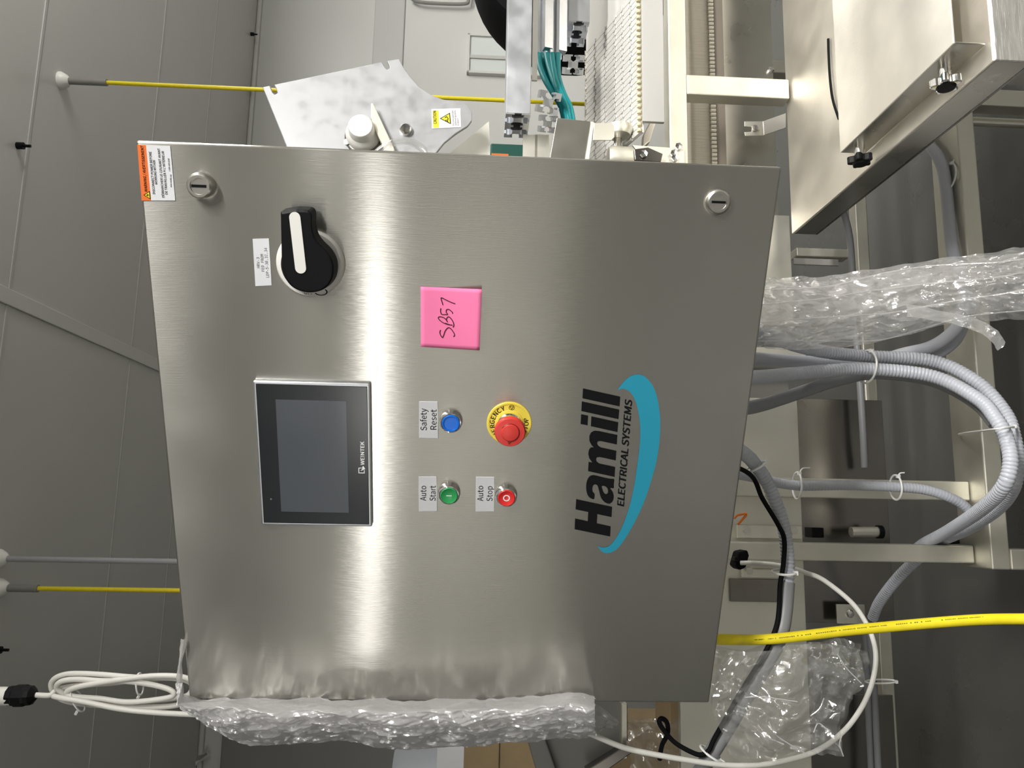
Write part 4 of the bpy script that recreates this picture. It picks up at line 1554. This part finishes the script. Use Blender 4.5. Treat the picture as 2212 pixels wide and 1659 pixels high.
conduit('smooth_conduit', [(1700, 1258, 1.25), (1695, 1318, 1.24), (1688, 1360, 1.23), (1672, 1402, 1.23), (1650, 1440, 1.23), (1620, 1490, 1.23), (1590, 1540, 1.23), (1560, 1590, 1.23), (1532, 1635, 1.23), (1510, 1672, 1.23), (1480, 1720, 1.23)],
        0.0125, 'conduit_dark', 'thick smooth grey conduit running on to the left behind the clear bag', group='grey conduits under the cabinet')
for k_, pts_, lab_ in ((0, [(1862, 1345, 1.87), (1870, 1400, 1.86), (1874, 1480, 1.85), (1878, 1575, 1.84), (1884, 1700, 1.82)], 'thin dark conduit lying along the rear rail, the one further from the rail'), (1, [(1872, 1345, 1.87), (1883, 1420, 1.85), (1888, 1480, 1.845), (1893, 1575, 1.83), (1900, 1720, 1.80)], 'thin dark conduit lying along the rear rail, touching it')):
    conduit('smooth_conduit', pts_, 0.0078, 'conduit_dark', lab_, group='grey conduits under the cabinet')
conduit('black_cable', [entry(1590, 990, 0.09), (1619, 1024, 1.235), (1647, 1077, 1.25), (1680, 1132, 1.25), (1694, 1166, 1.25), (1692, 1220, 1.24), (1685, 1264, 1.235), (1683, 1311, 1.23), (1678, 1350, 1.222), (1660, 1395, 1.215), (1635, 1440, 1.215), (1600, 1495, 1.215), (1568, 1552, 1.215), (1542, 1598, 1.215), (1530, 1622, 1.215), (1508, 1630, 1.215), (1462, 1607, 1.22), (1436, 1580, 1.22), (1424, 1560, 1.22), (1430, 1552, 1.222), (1441, 1562, 1.225), (1442, 1585, 1.235), (1430, 1610, 1.25), (1425, 1640, 1.26)],
        0.0038, 'black_matt', 'thin black cable strapped along the conduit, ending in a loose loop', cat='cable', group='cables strapped to the conduit')
conduit('smooth_conduit', [(1800, 420, 1.95), (1822, 460, 1.98), (1835, 510, 1.99), (1841, 580, 1.99), (1848, 700, 1.97), (1857, 818, 1.95), (1864, 928, 1.93), (1868, 1010, 1.92)],
        0.0085, 'conduit_dark', 'dark conduit running level along the rear rail', group='grey conduits under the cabinet')
# yellow cable in front
conduit('yellow_cable', [entry(1520, 1380, 0.10), (1558, 1381, 1.16), (1625, 1382, 1.21), (1693, 1378, 1.21), (1822, 1363, 1.20), (1918, 1354, 1.19), (2047, 1343, 1.17), (2130, 1338, 1.16), (2212, 1337, 1.15), (2320, 1338, 1.12)],
        0.0081, 'yellow_cable', 'thick yellow cable hanging down from the cabinet with printed marking', cat='cable', n=20)
yc = [o for o in COL.objects if o.name == 'yellow_cable'][0]
pr = MB()
_yp = spline([C(*q) for q in [(1558, 1381, 1.16), (1625, 1382, 1.21), (1693, 1378, 1.21), (1822, 1363, 1.20), (1918, 1354, 1.19), (2047, 1343, 1.17), (2130, 1338, 1.16)]], 30)
rnd = random.Random(3)
for i in range(3, len(_yp) - 3):
    if rnd.random() < 0.2 or 40 < i < 46 or 118 < i < 124:
        continue
    a, b = _yp[i], _yp[i + 1]
    t = (b - a).normalized()
    f = (CAM - a).normalized()
    f = (f - t * f.dot(t)).normalized()
    s = t.cross(f)
    rr = 0.00835
    ang0 = 0.12 - 0.0035 * i
    hw = rnd.uniform(0.06, 0.11)
    q = []
    for (u_, g_) in ((0.1, -1), (0.8, -1), (0.8, 1), (0.1, 1)):
        ang = ang0 + g_ * hw
        q.append(a.lerp(b, u_) + (f * math.cos(ang) + s * math.sin(ang)) * rr)
    pr.poly(q)
pr.build('printed_marking', mat('brown_print', (0.16, 0.13, 0.01), 0.6), yc)
# white cable loop
conduit('white_cable', [(1600, 1216, 1.41), (1622, 1216, 1.40), (1668, 1219, 1.38), (1716, 1229, 1.36), (1740, 1237, 1.35), (1779, 1253, 1.34), (1838, 1300, 1.33), (1870, 1344, 1.32), (1886, 1382, 1.31), (1892, 1420, 1.30), (1887, 1463, 1.29), (1873, 1505, 1.28), (1852, 1543, 1.27), (1825, 1577, 1.26), (1785, 1610, 1.25), (1738, 1632, 1.24), (1661, 1650, 1.22), (1597, 1654, 1.21), (1540, 1650, 1.20), (1478, 1641, 1.19), (1415, 1630, 1.18), (1351, 1616, 1.17), (1291, 1592, 1.16), (1240, 1570, 1.17), (1180, 1545, 1.2)],
        0.0042, 'white_cable', 'thin white cable sweeping in a wide loop below the yellow cable', cat='cable')


# zip ties
def zip_tie(cx, cy, d, ax_px, w_, h_, label, tail=None):
    """loop round things running along picture direction ax_px; w_ half-width across, h_ half-depth"""
    c = C(cx, cy, d)
    ax = (DN * ax_px[0] - RT * ax_px[1]).normalized()
    cr = ax.cross(FW).normalized()
    pts = []
    for k in range(28):
        t = 2 * pi * k / 28
        pts.append(c + cr * (w_ * math.cos(t)) + FW * (h_ * math.sin(t)))
    mb = MB().tube(pts, 0.0020, 6, True)
    hd = c + cr * w_ * 0.95 - FW * h_ * 0.35
    mb.box((-0.0032, -0.0032, -0.0028), (0.0032, 0.0032, 0.0028), lambda x, y, z: hd + ax * x + cr * y + FW * z)
    if tail:
        mb.tube(spline([hd, hd + cr * tail * 0.5 + ax * tail * 0.3, hd + cr * tail * 0.6 + ax * tail]), 0.0014, 6)
    tag(mb.build('zip_tie', 'tie'), label, 'cable tie', 'white cable ties under the cabinet')


zip_tie(1872, 792, 1.445, (1, 0.08), 0.031, 0.040, 'white cable tie round the bunch of four conduits', None)
_t = MB().tube(spline([C(2080, 938, 1.66), C(2071, 938, 1.60), C(2085, 935, 1.52), C(2125, 930, 1.35), C(2150, 927, 1.262), C(2175, 924, 1.26), C(2192, 921, 1.31), C(2192, 921, 1.36), C(2186, 922, 1.40)], 6), 0.0019, 6)
_h = C(2190, 921, 1.30)
_t.box((-0.003, -0.003, -0.003), (0.003, 0.003, 0.003), lambda x, y, z: _h + DN * x + RT * y + FW * z)
tag(_t.build('zip_tie', 'tie'), 'white cable tie strapping the big conduit loop to the lower rail', 'cable tie', 'white cable ties under the cabinet')
zip_tie(1935, 1053, 1.50, (1, 0.02), 0.024, 0.024, 'white cable tie near the foot of the frame leg, with a round head', 0.012)
zip_tie(1722, 1049, 1.50, (1, 0.05), 0.026, 0.024, 'white cable tie round conduit and leg close under the cabinet', 0.02)
zip_tie(1632, 1008, 1.25, (0.55, 1), 0.018, 0.018, 'white cable tie holding the black cable to the curved conduit, at the top', None)
zip_tie(1693, 1236, 1.245, (0, 1), 0.018, 0.018, 'white cable tie holding the black cable to the curved conduit, lower down', None)
zip_tie(1536, 1628, 1.225, (-0.6, 1), 0.019, 0.018, 'white cable tie where the black cable leaves the smooth conduit', None)
zip_tie(2048, 383, 1.70, (1, 0.1), 0.030, 0.03, 'thin white cable tie on the conduit behind the table', 0.02)
zip_tie(1903, 1472, 1.82, (0.02, 1), 0.036, 0.012, 'pale cable tie round the two conduits on the rear rail', None)


# ================================================================== PLASTIC FILM
def fbm(p, s, o=3):
    v = 0
    a = 1.0
    for i in range(o):
        v += a * noise.noise(p * s)
        s *= 2.1
        a *= 0.5
    return v


def sheet(name, rows, m, label, cat, amp, sc, sub=(6, 8), along=None, parent=None, seed=0.0, stretch=1.0):
    """rows: list of polylines (world points), splined across and along, then crumpled."""
    rnd = random.Random(int(seed * 10) + 3)
    folds = []
    for k in range(9):
        d_ = Vector((rnd.uniform(-1, 1), rnd.uniform(-1, 1), rnd.uniform(-1, 1) * 1.2)).normalized()
        if along:
            d_ = (d_ - along * (d_.dot(along) * 0.9)).normalized()
        f_ = sc * rnd.choice((0.5, 0.8, 1.2, 1.8, 2.6, 3.6))
        folds.append((d_ * f_, rnd.random(), 0.9 / (0.5 + f_ / sc), rnd.uniform(0.8, 1.8)))
    grid = [spline(r, sub[0]) for r in rows]
    nc = len(grid[0])
    cols = [spline([g[i] for g in grid], sub[1]) for i in range(nc)]
    nr = len(cols[0])
    vs = []
    for i in range(nc):
        for j in range(nr):
            p = cols[i][j]
            q = Vector((p.x, p.y, p.z * stretch)) + Vector((seed, seed * 2, 0))
            h = 0.0
            for (kd, ph, am, wb) in folds:       # sharp-edged pleats running in many directions
                u = q.dot(kd) + ph + wb * noise.noise(q * (kd.length * 0.35) + Vector((ph, 0, 0)))
                h += am * (abs(u - math.floor(u) - 0.5) * 2 - 0.5)
            big = noise.noise(q * sc)
            side = noise.noise(q * sc + Vector((5, 0, 0)))
            vs.append(p - FW * ((h + 0.5 * big) * amp) + RT * (side * amp * 0.4) + DN * (noise.noise(q * sc + Vector((0, 7, 3))) * amp * 0.4))
    fs = [(i * nr + j, i * nr + j + 1, (i + 1) * nr + j + 1, (i + 1) * nr + j) for i in range(nc - 1) for j in range(nr - 1)]
    mb = MB().add(vs, fs, True)
    o = mb.build(name, m, parent)
    if label:
        tag(o, label, cat)
    return o


def left_film():
    # runs down the left door edge; each row crosses from the door edge outwards
    st = [(386, 1470, 1490, 1492), (392, 1505, 1520, 1528), (430, 1512, 1535, 1551), (470, 1512, 1550, 1580), (520, 1512, 1560, 1600), (580, 1512, 1562, 1609), (640, 1513, 1560, 1605), (700, 1513, 1556, 1598), (760, 1513, 1556, 1599),
          (820, 1514, 1560, 1615), (900, 1515, 1562, 1616), (980, 1514, 1560, 1612), (1060, 1513, 1556, 1606), (1130, 1510, 1552, 1600), (1200, 1504, 1548, 1595), (1245, 1497, 1545, 1593), (1285, 1507, 1545, 1590)]
    rows = []
    for x, y0, y1, y2 in st:
        rows.append([D(x, y0 - 3, 0.004), D(x, y0 + 2, 0.012), D(x, (2 * y0 + y1) / 3, 0.045), D(x, (y0 + y1) / 2, 0.062), D(x, y1, 0.060), D(x, (y1 + y2) / 2, 0.035), D(x, y2, -0.01), D(x, y2 - 12, -0.07)])
    root = empty('plastic_sheeting', D(850, 1550, 0.03), 'crinkled shiny plastic sheeting bunched along the left edge of the cabinet door', 'plastic sheeting')
    sheet('outer_fold', rows, 'film', None, None, 0.0065, 55, (16, 26), parent=root, stretch=0.5)
    rows = []
    for x, y0, y1, y2 in st[2:]:
        rows.append([D(x, y0 + 2, -0.004), D(x, (y0 + y1) / 2, 0.03), D(x, y1, 0.035), D(x, (y1 + y2) / 2, 0.01), D(x, y2 - 4, -0.03)])
    sheet('inner_fold', rows, 'film', None, None, 0.007, 45, (12, 20), parent=root, seed=3.0, stretch=0.5)
    rows = [[D(1262, 1500, 0.02), D(1268, 1530, 0.03), D(1278, 1560, 0.02), D(1284, 1588, 0.0)], [D(1285, 1520, 0.02), D(1292, 1540, 0.03), D(1300, 1562, 0.02), D(1290, 1585, 0.0)], [D(1305, 1532, 0.01), D(1318, 1548, 0.02), D(1325, 1562, 0.01), D(1305, 1575, 0.0)], [D(1318, 1545, 0.0), D(1330, 1552, 0.0), D(1336, 1562, 0.0), D(1328, 1570, 0.0)]]
    sheet('loose_corner', rows, 'film_clear', None, None, 0.006, 40, (6, 6), parent=root, seed=5.0)
    # narrow strip wrapping round the top left corner
    rows = [[D(x, y, 0.0 - k * 0.03) for k in (0, 1)] for x, y in ((394, 1385), (391, 1405), (388, 1440), (386, 1470), (389, 1500), (398, 1518))]
    rows = [[D(xa + 7, y, 0.004), D(xa, y, 0.004), D(xa - 2, y, -0.05)] for xa, y in ((393, 1380), (391, 1410), (388, 1440), (386, 1470), (389, 1500), (396, 1516))]
    sheet('top_strip', rows, 'film', None, None, 0.004, 50, (5, 6), parent=root, seed=8.0)


left_film()


def strand():
    st = [(1600, 610, 742, 1.27), (1640, 601, 752, 1.30), (1700, 598, 756, 1.33), (1790, 596, 752, 1.36), (1860, 586, 746, 1.37), (1918, 577, 735, 1.37), (2000, 563, 712, 1.36), (2079, 553, 694, 1.34), (2150, 543, 692, 1.32), (2220, 531, 690, 1.30), (2300, 520, 690, 1.28)]
    root = empty('stretch_wrap', C(1900, 660, 1.36), 'wide strand of crumpled clear stretch wrap hanging right of the conduits', 'plastic wrap')
    rows = [[C(x, y0 + (y1 - y0) * t, d - 0.05 * math.sin(pi * t)) for t in (0, .2, .4, .6, .8, 1)] for x, y0, y1, d in st]
    sheet('front_layer', rows, 'film_strand', None, None, 0.009, 34, (16, 18), along=DN, parent=root, seed=1.0)
    rows = [[C(x, y0 + 12 + (y1 - y0 - 30) * t, d + 0.035 + 0.02 * math.sin(7 * t + x * 0.01)) for t in (0, .25, .5, .75, 1)] for x, y0, y1, d in st]
    sheet('back_layer', rows, 'film_strand', None, None, 0.012, 28, (14, 14), along=DN, parent=root, seed=4.0)
    st2 = [(1960, 600, 690, 1.31), (2020, 620, 715, 1.30), (2070, 645, 735, 1.29), (2110, 668, 742, 1.285), (2150, 690, 760, 1.28), (2172, 715, 762, 1.28)]
    rows = [[C(x, y0 + (y1 - y0) * t, d - 0.01 * math.sin(pi * t)) for t in (0, .5, 1)] for x, y0, y1, d in [(a, b + 18, c - 12 if i < 4 else c - 4, e) for i, (a, b, c, e) in enumerate(st2)]]
    sheet('loose_end', [[C(1960, 655, 1.31), C(1960, 668, 1.31), C(1960, 684, 1.31)], [C(2050, 675, 1.30), C(2050, 686, 1.30), C(2050, 698, 1.30)], [C(2110, 690, 1.29), C(2110, 704, 1.29), C(2108, 716, 1.29)], [C(2150, 712, 1.28), C(2146, 726, 1.28), C(2140, 736, 1.28)], [C(2172, 738, 1.275), C(2166, 748, 1.275), C(2156, 757, 1.275)]], 'film_strand', None, None, 0.004, 30, (6, 6), parent=root, seed=6.0)
    for off_, yy in ((0, 0.12), (1, 0.33), (2, 0.62), (3, 0.93)):
        pts = []
        for i, (x, y0, y1, d) in enumerate(st):
            t = yy + 0.05 * math.sin(i * 0.9 + off_)
            pts.append(C(x, y0 + (y1 - y0) * t, d - 0.062 * math.sin(pi * t)))
        MB().tube(spline(pts, 6), 0.0011, 5).build('rolled_fold', 'film_strand', root)


strand()


def clear_bag():
    z7 = Z(1500, 1125, 3.107)
    d = 1.165
    rows = []
    st = [((110, 1240), (330, 850)), ((140, 1330), (560, 828)), ((190, 1480), (740, 818)), ((240, 1560), (900, 812)), ((420, 1590), (1010, 815)), ((640, 1570), (1080, 838)), ((780, 1560), (1150, 862))]
    # left-to-right across the bag in the photograph's sense
    top = [(150, 860), (400, 845), (700, 822), (900, 812), (1010, 816), (1156, 860)]
    mid1 = [(130, 1010), (400, 1000), (700, 985), (900, 975), (1040, 1000), (1148, 1092)]
    mid2 = [(110, 1180), (380, 1180), (680, 1170), (880, 1150), (980, 1130), (1068, 1190)]
    mid3 = [(150, 1340), (380, 1340), (650, 1330), (850, 1320), (960, 1300), (1050, 1300)]
    low1 = [(200, 1480), (400, 1470), (640, 1460), (840, 1450), (940, 1440), (1005, 1400)]
    low2 = [(260, 1610), (420, 1600), (620, 1570), (780, 1560), (880, 1570), (992, 1585)]
    root = empty('clear_bag', C(*z7(600, 1590), d), 'crumpled clear plastic bag hanging under the cabinet beside the yellow cable', 'plastic bag')
    for name, dd, amp, seed, bul in (('front_film', 0.0, 0.018, 2.0, 0.04), ('back_film', 0.045, 0.018, 7.0, -0.01)):
        rows = []
        for k, line in enumerate((top, mid1, mid2, mid3, low1, low2)):
            rows.append([C(*z7(*p), d + dd - bul * math.sin(pi * (i + 0.5) / 6) * math.sin(pi * (k + 0.5) / 6)) for i, p in enumerate(line)])
        sheet(name, rows, 'film_clear', None, None, amp, 11, (12, 12), parent=root, seed=seed)
    for pts in ([(340, 1185), (450, 1180), (560, 1195), (690, 1215)], [(500, 1350), (540, 1430), (640, 1500), (760, 1570)], [(960, 895), (1000, 960), (1040, 1010), (1120, 1090)], [(780, 1310), (840, 1260), (870, 1190)], [(500, 1460), (600, 1500)], [(990, 1440), (975, 1500), (1000, 1580)], [(800, 1420), (830, 1360), (880, 1390)]):
        MB().tube(spline([C(*z7(*p), d - 0.04) for p in pts], 6), 0.0009, 5).build('film_crease', 'film', root)


clear_bag()


# ================================================================== FAR LEFT BACKGROUND
def background():
    d = 2.9
    # cardboard boxes
    bx = empty('cardboard_box', C(1080, 1640, d), 'upper brown cardboard box standing behind the plastic sheeting', 'cardboard box')

    def blk(root, name, m, x0, x1, y0, y1, dep, th=0.3, bevel=0.003, zlow=None):
        a, b = C(x1, y1, dep), C(x0, y0, dep)
        if zlow is not None:
            a.z = zlow
        am, bm_ = (a.dot(MX), a.dot(MY)), (b.dot(MX), b.dot(MY))
        mb = MB()
        my = (am[1] + bm_[1]) / 2
        mbox(mb, (am[0], my, a.z), (bm_[0], my + th, b.z))
        return mb.build(name, m, root, bevel=bevel)
    blk(bx, 'carton', 'cardboard', 1004, 1075, 1560, 1760, d, 0.2)
    by = empty('cardboard_box', C(1130, 1650, d), 'tall brown carton under the upper cardboard box, beside the slanted frame bar', 'cardboard box')
    blk(by, 'carton', 'cardboard', 1076, 1150, 1560, 1760, d + 0.02, 0.2, zlow=0.001)
    bl = empty('cardboard_box', C(1540, 1590, 2.0), 'large brown cardboard box low behind the clear bag', 'cardboard box')
    blk(bl, 'carton', 'cardboard', 1447, 1560, 1495, 1600, 2.0, 0.16)
    dr = empty('plastic_drum', C(900, 1700, 3.0), 'blue grey plastic drum behind the sheeting, left of the cardboard box', 'drum')
    a = C(850, 1715, 3.55)
    MB().lathe(Vector((a.x, a.y, 0.0)), (0, 0, 1), [(0.20, 0), (0.215, 0.05), (0.215, a.z - 0.03), (0.20, a.z), (0.0001, a.z)], 32).build('shell', 'blue_grey', dr)
    w1 = empty('white_bin', C(960, 1640, 2.95), 'white bin between the drum and the cardboard box', 'bin')
    blk(w1, 'bin', 'paper', 945, 1002, 1590, 1690, 3.4, 0.2)
    # stainless cart: frame bar and sheet
    ct = empty('side_machine', C(1250, 1640, 2.2), 'grey steel machine panel with a slanted frame bar, left behind the cabinet', 'machine')
    MB().prism([C(x, y, 2.2) for x, y in ((1128, 1560), (1165, 1560), (1210, 1690), (1165, 1690))], MY * 0.05).build('frame_bar', 'frame_grey', ct, bevel=0.004)
    MB().prism([C(x, y, 2.24) for x, y in ((1150, 1500), (1345, 1490), (1345, 1618), (1270, 1660), (1195, 1700))], MY * 0.02).build('sheet_panel', 'frame_grey', ct, bevel=0.002)
    MB().prism([C(x, y, 2.18) for x, y in ((1265, 1665), (1350, 1612), (1372, 1622), (1290, 1680))], MY * 0.04).build('frame_bar', 'steel_dark', ct, bevel=0.003)
    MB().prism([C(x, y, 2.21) for x, y in ((1342, 1520), (1356, 1520), (1356, 1640), (1342, 1640))], MY * 0.04).build('frame_bar', 'steel', ct, bevel=0.003)
    # film lying over the low box
    rows = [[C(x, y, 1.62 + 0.02 * ((i + j) % 2)) for j, y in enumerate((1556, 1585, 1615, 1650, 1690))] for i, x in enumerate((1360, 1400, 1450, 1500, 1560, 1620, 1690))]
    sheet('plastic_film', rows, 'film_clear', 'crumpled clear film heaped over the low cardboard box', 'plastic film', 0.03, 14, (7, 7), seed=11.0)
    # small hook on the far wall
    hk = MB()
    p = [A(x, y, RY1 - 0.03) for x, y in ((412, 1662), (424, 1642), (436, 1637), (450, 1627))]
    hk.tube([W(*q) for q in p], 0.02, 8)
    hk.cyl(W(*p[1]), W(p[1][0], RY1, p[1][2]), 0.015, 8)
    tag(hk.build('wall_hook', 'chrome'), 'small bright metal hook on the far wall', 'hook')
    sp = MB()
    a, b = A(890, 2, RY1 - 0.05), A(1020, 2, RY1 - 0.05)
    sp.tube(spline([W(*A(x, y, RY1 - 0.05)) for x, y in ((885, -6), (905, 4), (955, 8), (1005, 8), (1012, -2), (1015, -30))], 6), 0.012, 8)
    tag(sp.build('wall_pipe', 'frame_grey'), 'thin grey pipe on the far wall at the frame edge', 'pipe')


background()


# small hangers on the ceiling
for _k, (_x, _y, _lab) in enumerate(((50, 315, 'tiny dark ceiling anchor above the top right corner of the cabinet'), (2, 1404, 'tiny dark ceiling anchor above the coiled white cable'), (548, 74, 'tiny dark anchor where the ceiling meets the far wall, outer one'), (541, 193, 'tiny dark anchor where the ceiling meets the far wall, next to the guard plate'))):
    _g = G(_x, _y, CH - 0.02)
    _a = MB().cyl(W(_g[0], _g[1], CH), W(_g[0], _g[1], CH - 0.022), 0.012, 12)
    _a.cyl(W(_g[0], _g[1], CH - 0.02), W(_g[0], _g[1], CH - 0.045), 0.005, 10)
    tag(_a.build('ceiling_anchor', 'black'), _lab, 'ceiling anchor', 'small anchors on the ceiling')
